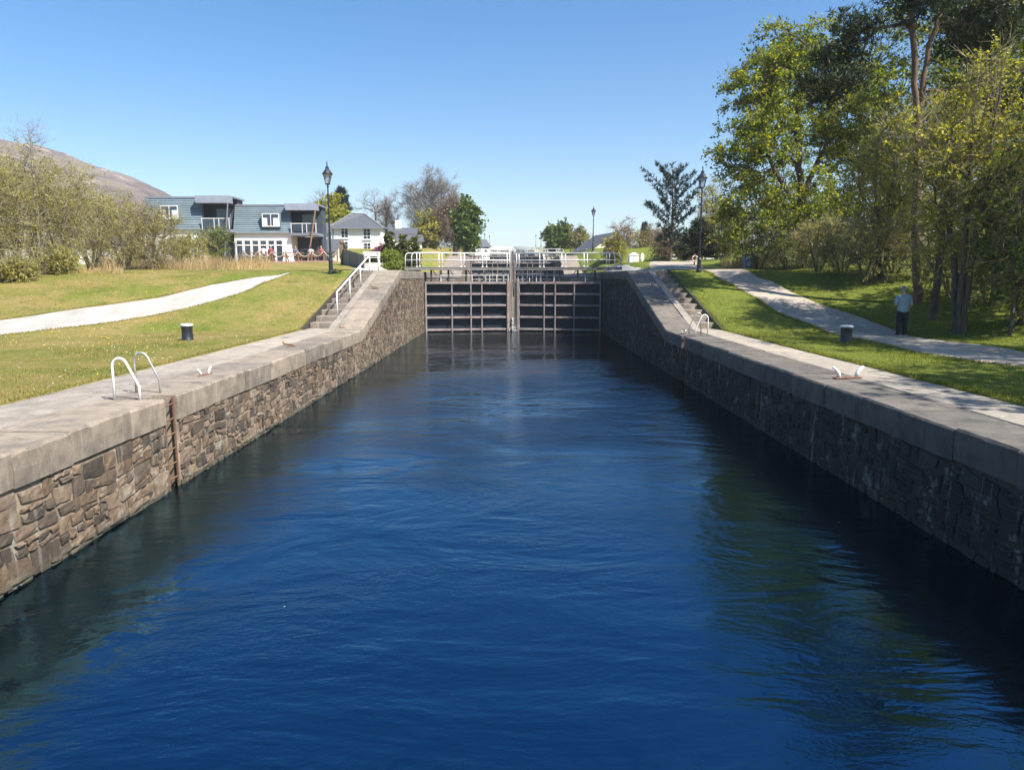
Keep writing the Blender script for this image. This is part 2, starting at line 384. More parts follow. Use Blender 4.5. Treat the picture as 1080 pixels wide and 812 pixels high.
def np_mesh(name, verts, k, m, parent=None, smooth=False):
    """verts: (faces*k, 3) - separate k-gons"""
    me = bpy.data.meshes.new(name); nv = len(verts); nf = nv // k
    me.vertices.add(nv); me.vertices.foreach_set('co', np.ascontiguousarray(verts, dtype=np.float32).ravel())
    me.loops.add(nv); me.loops.foreach_set('vertex_index', np.arange(nv, dtype=np.int32))
    me.polygons.add(nf); me.polygons.foreach_set('loop_start', np.arange(0, nv, k, dtype=np.int32)); me.polygons.foreach_set('loop_total', np.full(nf, k, np.int32))
    me.update(); me.materials.append(m)
    o = bpy.data.objects.new(name, me); COL.objects.link(o)
    if parent is not None: o.parent = parent
    return o

def tag(o, label=None, cat=None, group=None, kind=None):
    if label: o['label'] = label
    if cat: o['category'] = cat
    if group: o['group'] = group
    if kind: o['kind'] = kind
    return o
def thing(name, loc, label, cat, group=None, rz=0.0):
    o = bpy.data.objects.new(name, None); COL.objects.link(o); o.empty_display_size = 0.2
    o.location = loc; o.rotation_euler = (0, 0, rz)
    return tag(o, label, cat, group)
KIDS = {}
def copy_tree(o, parent=None):
    c = o.copy(); COL.objects.link(c)
    if parent is not None: c.parent = parent
    for ch in [x for x in COL.objects if x.parent == o and x is not c]: copy_tree(ch, c)
    return c
def dup(o, loc, label, rz=None, scale=None):
    c = copy_tree(o); c.location = loc
    if rz is not None: c.rotation_euler = (0, 0, rz)
    if scale: c.scale = (scale,) * 3 if isinstance(scale, (int, float)) else scale
    c['label'] = label
    return c

# ------------------------------------------------------------------ ground, paths, water, hill
def spaced(a, b, step): return list(np.arange(a, b, step))
def grow_out(start, end, step, f):
    out = []; x = start
    while abs(x) < abs(end):
        x += step; step *= f; out.append(x)
    return out
def ground():
    ys = sorted([-6 - v for v in grow_out(0, 900, 1.0, 1.3)]) + spaced(-6, 66, 0.45) + [66 + v for v in grow_out(0, 1800, 0.8, 1.09)]
    half = spaced(0, 26, 0.45) + [26 + v for v in grow_out(0, 1900, 0.7, 1.17)]
    mb = MB()
    for sgn, x0 in ((-1, 8.55), (1, 8.5)):
        xs = np.array([sgn * (x0 + v) for v in half]); Y, X = np.meshgrid(np.array(ys), xs, indexing='ij')
        Z = G(X, Y); base = len(mb.v); nx = len(xs)
        mb.v += [tuple(p) for p in np.stack([X, Y, Z], -1).reshape(-1, 3)]
        for j in range(len(ys) - 1):
            for i in range(nx - 1):
                q = base + j * nx + i
                mb.f.append((q, q + 1, q + 1 + nx, q + nx))
        for j in range(len(ys) - 1):      # the cut edge of the turf beside the paving
            a, b_ = mb.v[base + j * nx], mb.v[base + (j + 1) * nx]; q = len(mb.v)
            mb.v += [(a[0], a[1], a[2] - 2), (b_[0], b_[1], b_[2] - 2)]; mb.f.append((base + j * nx, base + (j + 1) * nx, q + 1, q))
    # the strip beyond the last lock and behind the camera closes the sheet
    zl = g(8.55, 420)
    mb.face([(-8.55, 420, zl), (8.5, 420, zl), (8.5, 2000, zl), (-8.55, 2000, zl)])
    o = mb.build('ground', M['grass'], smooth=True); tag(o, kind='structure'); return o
ground()

def drape(name, left, right, m, lift=0.035, nu=10, dens=0.5):
    """a sheet between two polylines laid on the terrain"""
    def resample(pl, n):
        pl = np.array(pl, float); s = np.r_[0, np.cumsum(np.linalg.norm(np.diff(pl, axis=0), axis=1))]
        t = np.linspace(0, s[-1], n); return np.stack([np.interp(t, s, pl[:, i]) for i in range(2)], -1)
    ln = sum(math.dist(a, b) for a, b in zip(left[:-1], left[1:])); n = max(int(ln / dens), 2)
    A, B = resample(left, n), resample(right, n)
    for arr, ph in ((A, 0.0), (B, 2.0)):
        t = np.arange(n)
        wob = 0.06 * np.sin(t * 0.37 + ph) + 0.04 * np.sin(t * 1.1 + ph * 3) + rng.normal(size=n) * 0.02
        arr[:, 0] += wob * 0.8
    mb = MB()
    for j in range(n):
        for i in range(nu + 1):
            p = A[j] + (B[j] - A[j]) * i / nu
            edge = 0 if 0 < i < nu else -0.06
            mb.v.append((p[0], p[1], g(p[0], p[1]) + lift + edge))
    for j in range(n - 1):
        for i in range(nu):
            q = j * (nu + 1) + i; mb.f.append((q, q + 1, q + nu + 2, q + nu + 1))
    return tag(mb.build(name, m, smooth=True), kind='structure')

def xy(u, v): p = hit(u, v); return (p[0], p[1])
lo = [(-90, 364), (0, 354), (118, 340.7), (190, 327.4), (261, 308), (300, 291.5)]
up = [(-90, 349), (0, 337.8), (89, 324.4), (166, 314), (222, 300.7), (292, 291.0)]
LO, UP = [xy(*p) for p in lo], [xy(*p) for p in up]
LO.append((LO[-1][0] + .1, LO[-1][1] + 1)); UP.append((UP[-1][0] + .2, UP[-1][1] + 1))
LEFT_PATH = (LO, UP)
drape('left_path', LO, UP, M['pale_gravel'])
# right towpath, from beside the camera up to the level of the next lock
RP_L = [(11.3, -6), (11.5, 8)] + [xy(*q) for q in ((1080, 389), (974, 374), (920, 361), (860, 345), (820, 331), (798, 315.6), (775.6, 303), (757, 293.6))] + [(10.3, 42)]
RP_R = [(14.6, -6), (14.6, 8)] + [xy(*q) for q in ((1080, 371), (982, 357.5), (925, 340), (860, 318), (842, 310), (815.6, 297), (801, 293.6))] + [(12.9, 42)]
drape('towpath', RP_L, RP_R, M['gravel'])
drape('gravel_yard', [(8.55, 40.4), (9.0, 46), (11.2, 58), (14.5, 76)], [(12.75, 42.4), (12.75, 47), (15.6, 60), (20.5, 76)], M['gravel'], lift=0.06)
drape('upper_path', [(-10.4, 40.2), (-10.7, 48), (-12.0, 58), (-12.6, 70)], [(-8.6, 39.8), (-8.7, 48), (-9.3, 58), (-9.9, 70)], M['pale_gravel'], lift=0.05)
drape('right_upper_path', [(8.6, 46.5), (8.9, 60), (9.2, 72)], [(9.7, 46.5), (10.1, 60), (10.5, 72)], M['pale_gravel'], lift=0.05)

wm = MB().face([(XL - 0.1, -14, 0), (XR + 0.1, -14, 0), (XR + 0.1, 51.5, 0), (XL - 0.1, 51.5, 0)])
tag(wm.build('water', M['water']), kind='structure')
for k in range(1, 5):
    z = RISE * k + 0.6
    tag(MB().face([(XL - 0.1, GATE_Y + STEP * (k - 1) + 1.6, z), (XR + 0.1, GATE_Y + STEP * (k - 1) + 1.6, z), (XR + 0.1, GATE_Y + STEP * k + 1.3, z), (XL - 0.1, GATE_Y + STEP * k + 1.3, z)]).build('water', M['water']), kind='structure')

def hill():
    m, nt, N, L, b = nodes_of('heather_hill')
    p = pos(N, L)
    c = ramp(N, L, noise(N, L, p, 0.022, 9, 0.75), [(0.36, (0.05, 0.038, 0.036)), (0.46, (0.11, 0.08, 0.07)), (0.54, (0.19, 0.14, 0.11)), (0.64, (0.20, 0.17, 0.08))])
    rk = ramp(N, L, noise(N, L, pos(N, L, (0.6, 1, 0.5)), 0.035, 6, 0.75), [(0.55, (0, 0, 0)), (0.62, (0.85,) * 3)])
    c = mixc(N, L, rk, c, (0.46, 0.37, 0.33))
    L.new(c, b.inputs['Base Color']); b.inputs['Roughness'].default_value = 1.0
    bump(N, L, b, noise(N, L, p, 0.08, 8, 0.75), 1.0, 6.0)
    ridge = [(-700, 105), (-400, 118), (-150, 132), (0, 149), (45, 155), (85, 170), (125, 185), (165, 199), (190, 211), (225, 236), (280, 262), (330, 276)]
    us = np.linspace(-700, 330, 190); vs = np.interp(us, [r[0] for r in ridge], [r[1] for r in ridge])
    mb = MB(); nr = 60
    for s in range(nr):
        t = s / (nr - 1)
        for u, v in zip(us, vs):
            d0 = 720; X, _, Z = P(u, v, d0)
            y = 430 + 290 * t if t <= 0.6 else 604 + (t - 0.6) * 900
            k = math.sin(min(t / 0.6, 1) * PI / 2) ** 0.9 if t <= 0.6 else max(0, 1 - (t - 0.6) * 1.2)
            d = 430 + 290 * min(t / 0.6, 1) if t <= 0.6 else 720 + (t - 0.6) * 900
            nz = mnoise.fractal(Vector((X * 0.012, d * 0.012, 3.3)), 0.9, 2.1, 6) 
            x = X * (0.75 + 0.25 * d / d0)
            mb.v.append((x, d, 8 + (Z - 8) * k + nz * 7.0 * min(1, 4 * t) * (0.25 if abs(t - 0.6) < 0.02 else 1)))
    n = len(us)
    for s in range(nr - 1):
        for i in range(n - 1):
            q = s * n + i; mb.f.append((q, q + 1, q + n + 1, q + n))
    tag(mb.build('hill', m, smooth=True), kind='structure')
hill()

# ------------------------------------------------------------------ lock walls
def T(y):
    """height of the coping along the canal"""
    z = 1.7
    for k in range(7): z += RISE * min(max((y - 28.6 - STEP * k) / 10.2, 0), 1)
    return z
COPH = 0.46
def split_rects(y0, y1, z0, z1, out, big):
    w, h = y1 - y0, z1 - z0
    if w > big * 1.5 or (w > 0.34 and w > h * 2.4) or (w > 0.55 and rnd.random() < 0.55):
        s = y0 + w * rnd.uniform(0.33, 0.67); split_rects(y0, s, z0, z1, out, big); split_rects(s, y1, z0, z1, out, big)
    elif h > 0.31 or (h > 0.19 and rnd.random() < 0.5):
        s = z0 + h * rnd.uniform(0.36, 0.64); split_rects(y0, y1, z0, s, out, big); split_rects(y0, y1, s, z1, out, big)
    else: out.append((y0, y1, z0, z1))
def masonry(xw, sx, y0, y1, gaps, big):
    """irregular rubble: every stone its own rounded, rough block"""
    mb = MB(); rects = []
    def wave(y, k): return 0.05 * math.sin(y * 0.9 + k * 2.1) + 0.03 * math.sin(y * 2.7 + k)
    zb = -0.35; k = 0
    while zb < 4.3:
        h = rnd.uniform(0.30, 0.56); y = y0 - rnd.uniform(0, 0.5)
        while y < y1:
            w = rnd.uniform(0.5, 1.1); split_rects(y, y + w, zb, zb + h, rects, big); y += w
        zb += h; k += 1
    for (a, c, b, t) in rects:
        ym = (a + c) / 2
        if a < y0 or c > y1: a = max(a, y0); c = min(c, y1)
        if c - a < 0.08: continue
        skip = False
        for ga, gb in gaps:
            if c > ga and a < gb:
                if a < ga - 0.1: c = ga
                elif c > gb + 0.1: a = gb
                else: skip = True
        if skip: continue
        top = T(ym) - COPH
        if b > top - 0.05: continue
        gp = rnd.uniform(0.008, 0.026)
        n = 3 if ym < 30 else 2
        pr = rnd.uniform(0.012, 0.034); tilt = rnd.uniform(-0.015, 0.015); tz = rnd.uniform(-0.012, 0.012)
        cj = [(rnd.uniform(-1, 1) * min(0.055, (c - a) * 0.16), rnd.uniform(-1, 1) * min(0.045, (t - b) * 0.17)) for _ in range(4)]
        base = len(mb.v); N1 = n + 1
        for j in range(N1):
            for i in range(N1):
                fu, fv = i / n, j / n
                jy = (cj[0][0] * (1 - fu) + cj[1][0] * fu) * (1 - fv) + (cj[2][0] * (1 - fu) + cj[3][0] * fu) * fv
                jz = (cj[0][1] * (1 - fu) + cj[1][1] * fu) * (1 - fv) + (cj[2][1] * (1 - fu) + cj[3][1] * fu) * fv
                yy = a + gp + (c - a - 2 * gp) * fu + jy; zz = b + gp + (t - b - 2 * gp) * fv + jz
                zz += wave(yy, 1) ; zz = min(zz, T(yy) - COPH - 0.004)
                e = min(fu, 1 - fu, fv, 1 - fv)
                p = pr + tilt * (fu - 0.5) + tz * (fv - 0.5) + rnd.uniform(-0.007, 0.007) - (0.005 if e < 0.01 else 0)
                mb.v.append((xw - sx * p, yy, zz))
        for j in range(n):
            for i in range(n):
                q = base + j * N1 + i; mb.f.append((q, q + 1, q + 1 + N1, q + N1))
        # sides back into the mortar
        loop = [base + i for i in range(N1)] + [base + j * N1 + n for j in range(1, N1)] + [base + n * N1 + i for i in range(n - 1, -1, -1)] + [base + j * N1 for j in range(n - 1, 0, -1)]
        bb = len(mb.v)
        for q in loop: mb.v.append((xw + sx * 0.02, mb.v[q][1], mb.v[q][2]))
        m = len(loop)
        for i in range(m): mb.f.append((loop[i], bb + i, bb + (i + 1) % m, loop[(i + 1) % m]))
    return mb

def lock_wall(sx, label):
    xw = XL if sx < 0 else XR
    root = thing('lock_wall', (xw, 0, 0), label, 'lock wall', 'walls of the near lock chamber')
    def local(mb): mb.v = [(x - xw, y, z) for x, y, z in mb.v]; return mb
    y0, y1 = -9.0, GATE_Y + 0.3
    gap = (12.19, 12.61) if sx < 0 else (25.4, 25.85)
    st = masonry(xw, sx, y0, y1, [gap], 0.46)
    local(st).build('masonry', M['stone' if sx < 0 else 'stoneshade'], root, smooth=False)
    bk = MB()
    def profile(a, b, xin, thick, drop):
        brk = sorted({a, b} | {v for v in (28.6, 38.8) if a < v < b})
        for p, q in zip(brk[:-1], brk[1:]):
            x0, x1 = sorted((xin, xin + sx * thick))
            bk.hexa([(x0, p, -2.5), (x1, p, -2.5), (x1, q, -2.5), (x0, q, -2.5), (x0, p, T(p) - drop), (x1, p, T(p) - drop), (x1, q, T(q) - drop), (x0, q, T(q) - drop)])
    profile(y0, gap[0], xw + sx * 0.01, 0.6, COPH - 0.002); profile(gap[1], y1, xw + sx * 0.01, 0.6, COPH - 0.002)
    profile(gap[0], gap[1], xw + sx * 0.32, 0.29, 0.012)
    local(bk).build('mortar_core', M['mortar' if sx < 0 else 'mortarshade'], root)
    cp = MB(); y = y0; ends = []
    stops = sorted([gap[0], gap[1], 28.6, 38.8, y1])
    while y < y1 - 0.05:
        nxt = min(s for s in stops if s > y + 0.01)
        L = rnd.uniform(1.1, 1.9)
        e = nxt if y + L > nxt - 0.5 else y + L
        if not (abs(y - gap[0]) < 0.02): ends.append((y, e))
        y = e
    for a, b in ends:
        a += 0.009; b -= 0.009
        j = rnd.uniform(-0.012, 0.012); jz = rnd.uniform(-0.013, 0.011); tl = rnd.uniform(-0.006, 0.006)
        xf_, xb_ = xw - sx * (0.05 + j), xw + sx * rnd.uniform(1.02, 1.08)
        m_ = max(2, int((b - a) / 0.16)); base = len(cp.v)
        for q in range(m_ + 1):
            yy = a + (b - a) * q / m_; end = .02 if q in (0, m_) else 0
            ch = abs(rnd.gauss(0, .009)) + (0.03 if rnd.random() < .04 else 0); t_ = T(yy) + jz + tl * (q / m_ - .5)
            # outline of the block: back bottom, front bottom, front, worn arris, top front, top back
            ring = [(xb_, t_ - COPH), (xf_ + sx * (.01 + end * .4), t_ - COPH), (xf_ + sx * (rnd.gauss(0, .004) + end * .4), t_ - COPH * .55), (xf_ + sx * (ch * .5 + end * .4), t_ - .028 - ch), (xf_ + sx * (.028 + ch), t_ - end * .3), (xb_, t_ - end * .3)]
            cp.v += [(X_, yy, Z_) for X_, Z_ in ring]
        for q in range(m_):
            for r_ in range(6):
                r2 = (r_ + 1) % 6; cp.f.append((base + q * 6 + r_, base + q * 6 + r2, base + q * 6 + 6 + r2, base + q * 6 + 6 + r_))
        cp.f.append(tuple(base + r_ for r_ in range(6))); cp.f.append(tuple(base + m_ * 6 + r_ for r_ in range(6)))
    if True:
        a, b = gap; x0, x1 = sorted((xw + sx * 0.33, xw + sx * 1.05))
        cp.hexa([(x0, a, 1.25), (x1, a, 1.25), (x1, b, 1.25), (x0, b, 1.25), (x0, a, 1.695), (x1, a, 1.695), (x1, b, 1.695), (x0, b, 1.695)])
    local(cp).build('coping', M['coping' if sx < 0 else 'copingshade'], root)
    pv = MB(); edge = 8.62 if sx < 0 else 8.58
    y = y0
    while y < 29.5:
        e = min(y + rnd.uniform(2.6, 3.4), 29.56)
        x0, x1 = sorted((xw + sx * 1.09, sx * edge))
        if e <= 28.6 or True:
            z = 1.7 - 0.012 + rnd.uniform(-0.005, 0.005)
            pv.hexa([(x0, y + .006, z - .3), (x1, y + .006, z - .3), (x1, e - .006, z - .3), (x0, e - .006, z - .3), (x0, y + .006, z), (x1, y + .006, z), (x1, e - .006, z), (x0, e - .006, z)]) 
        y = e
    x0, x1 = sorted((xw + sx * 1.09, xw + sx * 1.40))   # margin beside the steps
    pv.hexa([(x0, 28.62, 1.2), (x1, 28.62, 1.2), (x1, 38.8, 3.6), (x0, 38.8, 3.6), (x0, 28.62, 1.69), (x1, 28.62, 1.69), (x1, 38.8, T(38.8) - .01), (x0, 38.8, T(38.8) - .01)])
    x0, x1 = sorted((xw + sx * 1.09, sx * edge))
    pv.box(x0, x1, 39.8, y1, 3.0, T(45) - 0.012)
    x0, x1 = sorted((xw + sx * 1.09, xw + sx * 1.40)); pv.box(x0, x1, 38.81, 39.79, 3.0, T(45) - 0.012)
    local(pv).build('paving', M['concrete'], root, bevel=0.012)
    return root
lock_wall(-1, 'sunlit rubble stone lock wall with dressed coping on the left of the water')
lock_wall(1, 'shaded dark rubble stone lock wall on the right of the water')
def upper_wall(sx, label):
    xw = XL if sx < 0 else XR
    root = thing('lock_wall', (xw, GATE_Y, 0), label, 'lock wall', 'walls of the locks further up')
    brk = [GATE_Y + 0.31]
    for k in range(1, 6): brk += [28.6 + STEP * k, 38.8 + STEP * k]
    brk = [b for b in brk if b < 330] + [330]
    body, top = MB(), MB()
    for p, q in zip(brk[:-1], brk[1:]):
        a, c = sorted((xw, xw + sx * 2.35))
        def H(mb, x0, x1, lo, hi):
            mb.hexa([(x0 - xw, p - GATE_Y, lo(p)), (x1 - xw, p - GATE_Y, lo(p)), (x1 - xw, q - GATE_Y, lo(q)), (x0 - xw, q - GATE_Y, lo(q)), (x0 - xw, p - GATE_Y, hi(p)), (x1 - xw, p - GATE_Y, hi(p)), (x1 - xw, q - GATE_Y, hi(q)), (x0 - xw, q - GATE_Y, hi(q))])
        H(body, a, c, lambda y: T(y) - 7, lambda y: T(y) - 0.4)
        a2, c2 = sorted((xw - sx * 0.06, xw + sx * 2.38)); H(top, a2, c2, lambda y: T(y) - 0.398, lambda y: T(y))
    body.build('masonry', M['stone'], root); top.build('coping', M['coping'], root)
upper_wall(-1, 'stepped stone wall of the far locks climbing on the left behind the gates')
upper_wall(1, 'stepped stone wall of the far locks climbing on the right behind the gates')

def stairs(sx, label):
    xw = XL if sx < 0 else XR
    xi, xo = xw + sx * 1.41, sx * 8.62
    ys, ye, n = 29.6, 39.8, 11
    root = thing('stone_stairs', (xi, ys, 1.7), label, 'stairs', 'stone steps beside the lock')
    for i in range(n):
        a = ys + (ye - ys) * i / n; b = ys + (ye - ys) * (i + 1) / n
        z = 1.7 + RISE * (i + 1) / n
        x0, x1 = sorted((xi + sx * 0.01, xo - sx * 0.11))
        j = rnd.uniform(-.012, .012)
        mb = MB().box(x0 - xi, x1 - xi, a - ys - 0.03 + j, b - ys - 0.035, z - 1.7 - 0.75, z - 1.7 + j * .5)
        mb.build('step', M['step'], root, bevel=0.02)
    x0, x1 = sorted((xo - sx * 0.10, xo)); mb = MB()
    for (p, q) in ((28.62, 38.8), (38.8, ye)):
        zp, zq = T(p) - 1.7 + .05, T(q) - 1.7 + .05; p -= ys; q -= ys
        mb.hexa([(x0 - xi, p, -1), (x1 - xi, p, -1), (x1 - xi, q, -1), (x0 - xi, q, -1), (x0 - xi, p, zp), (x1 - xi, p, zp), (x1 - xi, q, zq), (x0 - xi, q, zq)])
    mb.build('side_kerb', M['soil'], root, bevel=0.02)
stairs(-1, 'sunlit stone steps on the left bank with a white handrail beside them')
stairs(1, 'part-shaded stone steps on the right bank without a handrail')

def handrail():
    xs = -7.62
    root = thing('handrail', (xs, 30.8, 1.7), 'white painted handrail climbing the left stone steps', 'handrail')
    def tz(y): return T(y - 2.0 if y > 30.6 else 28.6) 
    yp = [30.75, 33.25, 35.7, 38.1, 40.6]
    zs = [1.7 + RISE * min(max((y - 28.6) / 10.2, 0), 1) for y in yp]
    xr = xs + 0.0
    for y, z in zip(yp, zs):
        zb = 1.7 + RISE * min(max((y - 28.6) / 10.2, 0), 1)
        MB().tube([(0, y - 30.8, zb - 1.7 - 0.1), (0, y - 30.8, zb - 1.7 + 0.95)], 0.032).build('post', M['white'], root, smooth=True)
    pts = [(0, y - 30.8, z - 1.7 + 0.95) for y, z in zip(yp, zs)]
    MB().tube(pts, 0.038).build('rail', M['white'], root, smooth=True)
handrail()

# ------------------------------------------------------------------ lock gates
def gate_leaf(m, label):
    """one leaf; local x runs from the wall to the mitre, seen face towards -y"""
    L = 6.22
    xw = XL if m > 0 else XR
    ang = math.atan2(1.15, L)
    root = thing('lock_gate', (xw, GATE_Y, 0), label, 'lock gate', 'lock gate leaves of the staircase', rz=ang if m > 0 else -ang)
    X = lambda a: m * a
    def bx(mb, a, b, y0, y1, z0, z1):
        x0, x1 = sorted((X(a), X(b))); return mb.box(x0, x1, y0, y1, z0, z1)
    bx(MB(), 0.02, L - 0.02, 0.0, 0.10, -1.5, 3.42).build('gate_plate', M['plate'], root)
    for z in (0.16, 1.02, 1.86, 2.66, 3.44):
        h = 0.13 if z < 3.4 else 0.16
        bx(MB(), 0.03, L - 0.42, -0.34, -0.003, z - h / 2, z + h / 2).build('beam', M['beam'], root, bevel=0.012)
    for a in (0.06, 1.88, 3.22, 4.0):
        w = 0.085 if a > 0.1 else 0.12
        bx(MB(), a - w / 2 + 0.02, a + w / 2 + 0.02, -0.40, -0.342, -1.2, 3.36).build('post', M['beam'], root, bevel=0.01)
    bx(MB(), L - 0.40, L - 0.22, -0.42, 0.2, -1.5, 3.6).build('mitre_post', M['beam'], root, bevel=0.02)
    bx(MB(), L - 0.218, L + 0.0, -0.36, 0.2, -1.5, 3.55).build('mitre_edge', M['mitre'], root, bevel=0.02)
    # footbridge
    dk = MB()
    n = 26
    for i in range(n):
        a = -1.35 + (L + 1.25) * i / n; bx(dk, a, a + (L + 1.25) / n - 0.012, -0.52, 0.62, 4.47, 4.53)
    for y in (-0.5, 0.52): bx(dk, -1.35, L - 0.1, y, y + 0.08, 4.33, 4.468)
    dk.build('walkway', M['deck'], root)
    for a in (0.5, 1.7, 2.95, 4.3, 5.6):
        mb = MB(); bx(mb, a - 0.05, a + 0.05, -0.30, -0.2, 3.545, 4.33); bx(mb, a - 0.05, a + 0.05, 0.05, 0.099, 3.43, 4.33)
        mb.bar((X(a + .10), -0.25, 4.30), (X(a + 0.35), -0.25, 3.95), 0.05)
        mb.build('bracket', M['dark'] if a < 3.5 else M['galv'], root)
    gd = MB(); gd.tube([(X(1.15), -.28, 3.96), (X(L - .3), -.28, 3.96)], .022, 6)
    for a in (1.15, 3.35, 4.6, 5.1, L - .3): gd.tube([(X(a), -.28, 3.53), (X(a), -.28, 4.46)], .026, 6)
    gd.build('guard_rail', M['white'], root)
    for a, b in ((0.9, 2.2), (3.6, 5.4)):      # paddle gear between beam and deck
        mb = MB(); bx(mb, a, b, -0.16, 0.0, 3.62, 3.76); bx(mb, a + .2, a + .34, -0.2, -0.05, 3.55, 4.3); mb.build('paddle_rack', M['deck'], root)
    for k, y in enumerate((-0.46, 0.56)):
        mb = MB(); a0 = -1.25 if k else -0.85
        zt, zm = 5.50, 5.02
        pts = [(X(a0), y, 4.53), (X(a0), y, zt - 0.30)] + [(X(a0 + 0.22 * (1 - math.cos(t))), y, zt - 0.30 + 0.30 * math.sin(t)) for t in (0.5, 1.0, 1.3, PI / 2)] + [(X(L - 0.22), y, zt)]
        mb.tube(pts, 0.033, 8); mb.tube([(X(a0), y, zm), (X(L - 0.22), y, zm)], 0.026, 8)
        a = a0 + (0.55 if not k else 0.8)
        while a < L - 0.8:
            mb.tube([(X(a), y, 4.5), (X(a), y, zt)], 0.03, 8); mb.tube([(X(a), y, 4.53), (X(a), y, 4.60)], 0.07, 8); a += 1.55
        mb.tube([(X(L - 0.22), y, 4.5), (X(L - 0.22), y, zt)], 0.036, 8)
        mb.build('railing', M['white'], root, smooth=True)
    return root
gl = gate_leaf(1, 'left leaf of the nearest lock gate, sunlit with white railings')
gr = gate_leaf(-1, 'right leaf of the nearest lock gate, half in the wall shadow')
ordn = ['second', 'third', 'fourth', 'fifth']
for k in range(1, 5):
    dup(gl, (XL, GATE_Y + STEP * k, RISE * k), 'left leaf of the %s lock gate up the staircase, beyond the nearest railings' % ordn[k - 1])
    dup(gr, (XR, GATE_Y + STEP * k, RISE * k), 'right leaf of the %s lock gate up the staircase, beyond the nearest railings' % ordn[k - 1])
# leak between the mitre posts
mb = MB()
for q in range(40):
    z = rnd.uniform(0.0, 0.95) ** 1.4; r = 0.02 + 0.16 * (1 - z) ** 3
    x, y = rnd.gauss(0.06, r), 50.28 - 0.12 * (1 - z) + rnd.gauss(0, 0.03)
    s = rnd.uniform(0.015, 0.035); mb.box(x - s * .6, x + s * .6, y - s, y + s, z, z + s * 4)
tag(mb.build('water_spray', M['spray']), 'thin white jet of water leaking where the two nearest gate leaves meet', 'leak', kind='stuff')

fl = []
for u, v in [(757, 517), (885, 551), (985, 567), (705, 470), (300, 640)]:
    d = 4.0
    while P(u, v, d)[2] > 0: d += .02
    x, y, _ = P(u, v, d); r = rnd.uniform(.008, .016); a = rnd.random() * 6
    fl.append([(x + r * math.cos(a + k * PI / 3) * (1 if k % 2 else .7), y + r * math.sin(a + k * PI / 3), .006) for k in range(6)])
mb = MB()
for f in fl: mb.face(f); mb.face([(p[0], p[1], -.004) for p in reversed(f)])
tag(mb.build('floating_flecks', M['galv']), 'tiny pale flecks of foam and petals floating on the water', 'flecks', kind='stuff')

# ------------------------------------------------------------------ canal furniture
def hoop_pts(x_in, x_out, y, sx, h, n=9):
    """inland upright, rounded top, slanting down to the edge"""
    pts = [(x_in, y, -0.05), (x_in, y, h * 0.62)]
    r = abs(x_out - x_in) * 0.30
    cx = x_in - sx * r
    for i in range(n):
        t = PI * i / (n - 1) * 0.84
        pts.append((cx + sx * r * math.cos(t), y, h - r * 1.15 + r * 1.15 * math.sin(t) + (h * 0.0)))
    pts += [(x_out, y, h * 0.32), (x_out, y, -0.05)]
    return pts
def ladder(sx, yc, ys, h, label, mt_hoop):
    xw = XL if sx < 0 else XR
    root = thing('access_ladder', (xw, yc, 1.7), label, 'ladder', 'ladders set in the lock walls')
    xf = sx * 0.02
    for s in (-0.17, 0.17):
        MB().box(min(xf - .012, xf + .012), max(xf - .012, xf + .012), s - 0.02, s + 0.02, -2.6, -0.02).build('side_rail', M['rust'], root)
    for i in range(7):
        z = -0.16 - i * 0.27
        MB().tube([(xf, -0.15, z), (xf, 0.15, z)], 0.016, 6).build('rung', M['rust'], root)
    for y, hh, mt in zip(ys, h, mt_hoop):
        MB().tube(hoop_pts(sx * 0.80, sx * 0.36, y, sx, hh), 0.022, 10).build('hoop', M[mt], root, smooth=True)
ladder(-1, 12.4, (-0.30, 0.42), (0.72, 0.74), 'rusty wall ladder with two tall grab hoops on the left coping', ('white', 'galv'))
ladder(1, 25.62, (-0.15, 0.75), (0.78, 0.80), 'ladder with two white grab hoops at the foot of the right stairs', ('white', 'galv'))

def bollard(loc, label):
    root = thing('bollard', loc, label, 'bollard', 'black mooring bollards')
    MB().lathe([(0.205, -0.1), (0.205, 0.03), (0.185, 0.06), (0.175, 0.3), (0.185, 0.46), (0.20, 0.50)], 20).build('body', M['iron'], root, smooth=True)
    MB().lathe([(0.205, 0.501), (0.205, 0.54), (0.16, 0.565), (0.04, 0.575)], 20).build('cap', M['white'], root)
p = hit(198, 359); bollard(p, 'black bollard with white cap on the left lawn')
p = hit(892, 361); bollard(p, 'black bollard with white cap on the right grass by the towpath')

def cleat(loc, rz, label, mt, s=1.0):
    root = thing('mooring_cleat', loc, label, 'mooring cleat', 'mooring cleats bolted to the copings', rz)
    MB().box(-0.26 * s, 0.26 * s, -0.05 * s, 0.05 * s, 0.0, 0.025).build('base_plate', M['rust'], root, bevel=0.008)
    for q in (-1, 1):
        MB().tube([(q * 0.17 * s, 0, 0.02), (q * 0.19 * s, 0, 0.10 * s), (q * 0.25 * s, 0, 0.16 * s), (q * 0.30 * s, 0, 0.19 * s)], [0.035 * s, 0.03 * s, 0.028 * s, 0.02 * s], 8).build('horn', M[mt], root, smooth=True)
def on(u, v, z): # point of a level surface
    d = 5.0
    while P(u, v, d)[2] > z and d < 90: d += 0.02
    return P(u, v, d)[:2] + (z,)
def hook(loc, rz, label):
    root = thing('mooring_hook', loc, label, 'mooring hook', 'rusty mooring hooks on the copings', rz)
    MB().box(-0.16, 0.16, -0.05, 0.05, 0, 0.02).build('base_plate', M['rust'], root, bevel=0.006)
    MB().tube([(0.12, 0, 0.01), (0.05, 0, 0.06), (-0.1, 0, 0.08), (-0.2, 0, 0.10), (-0.24, 0, 0.17)], [0.03, 0.03, 0.028, 0.025, 0.018], 8).build('horn', M['rust'], root, smooth=True)
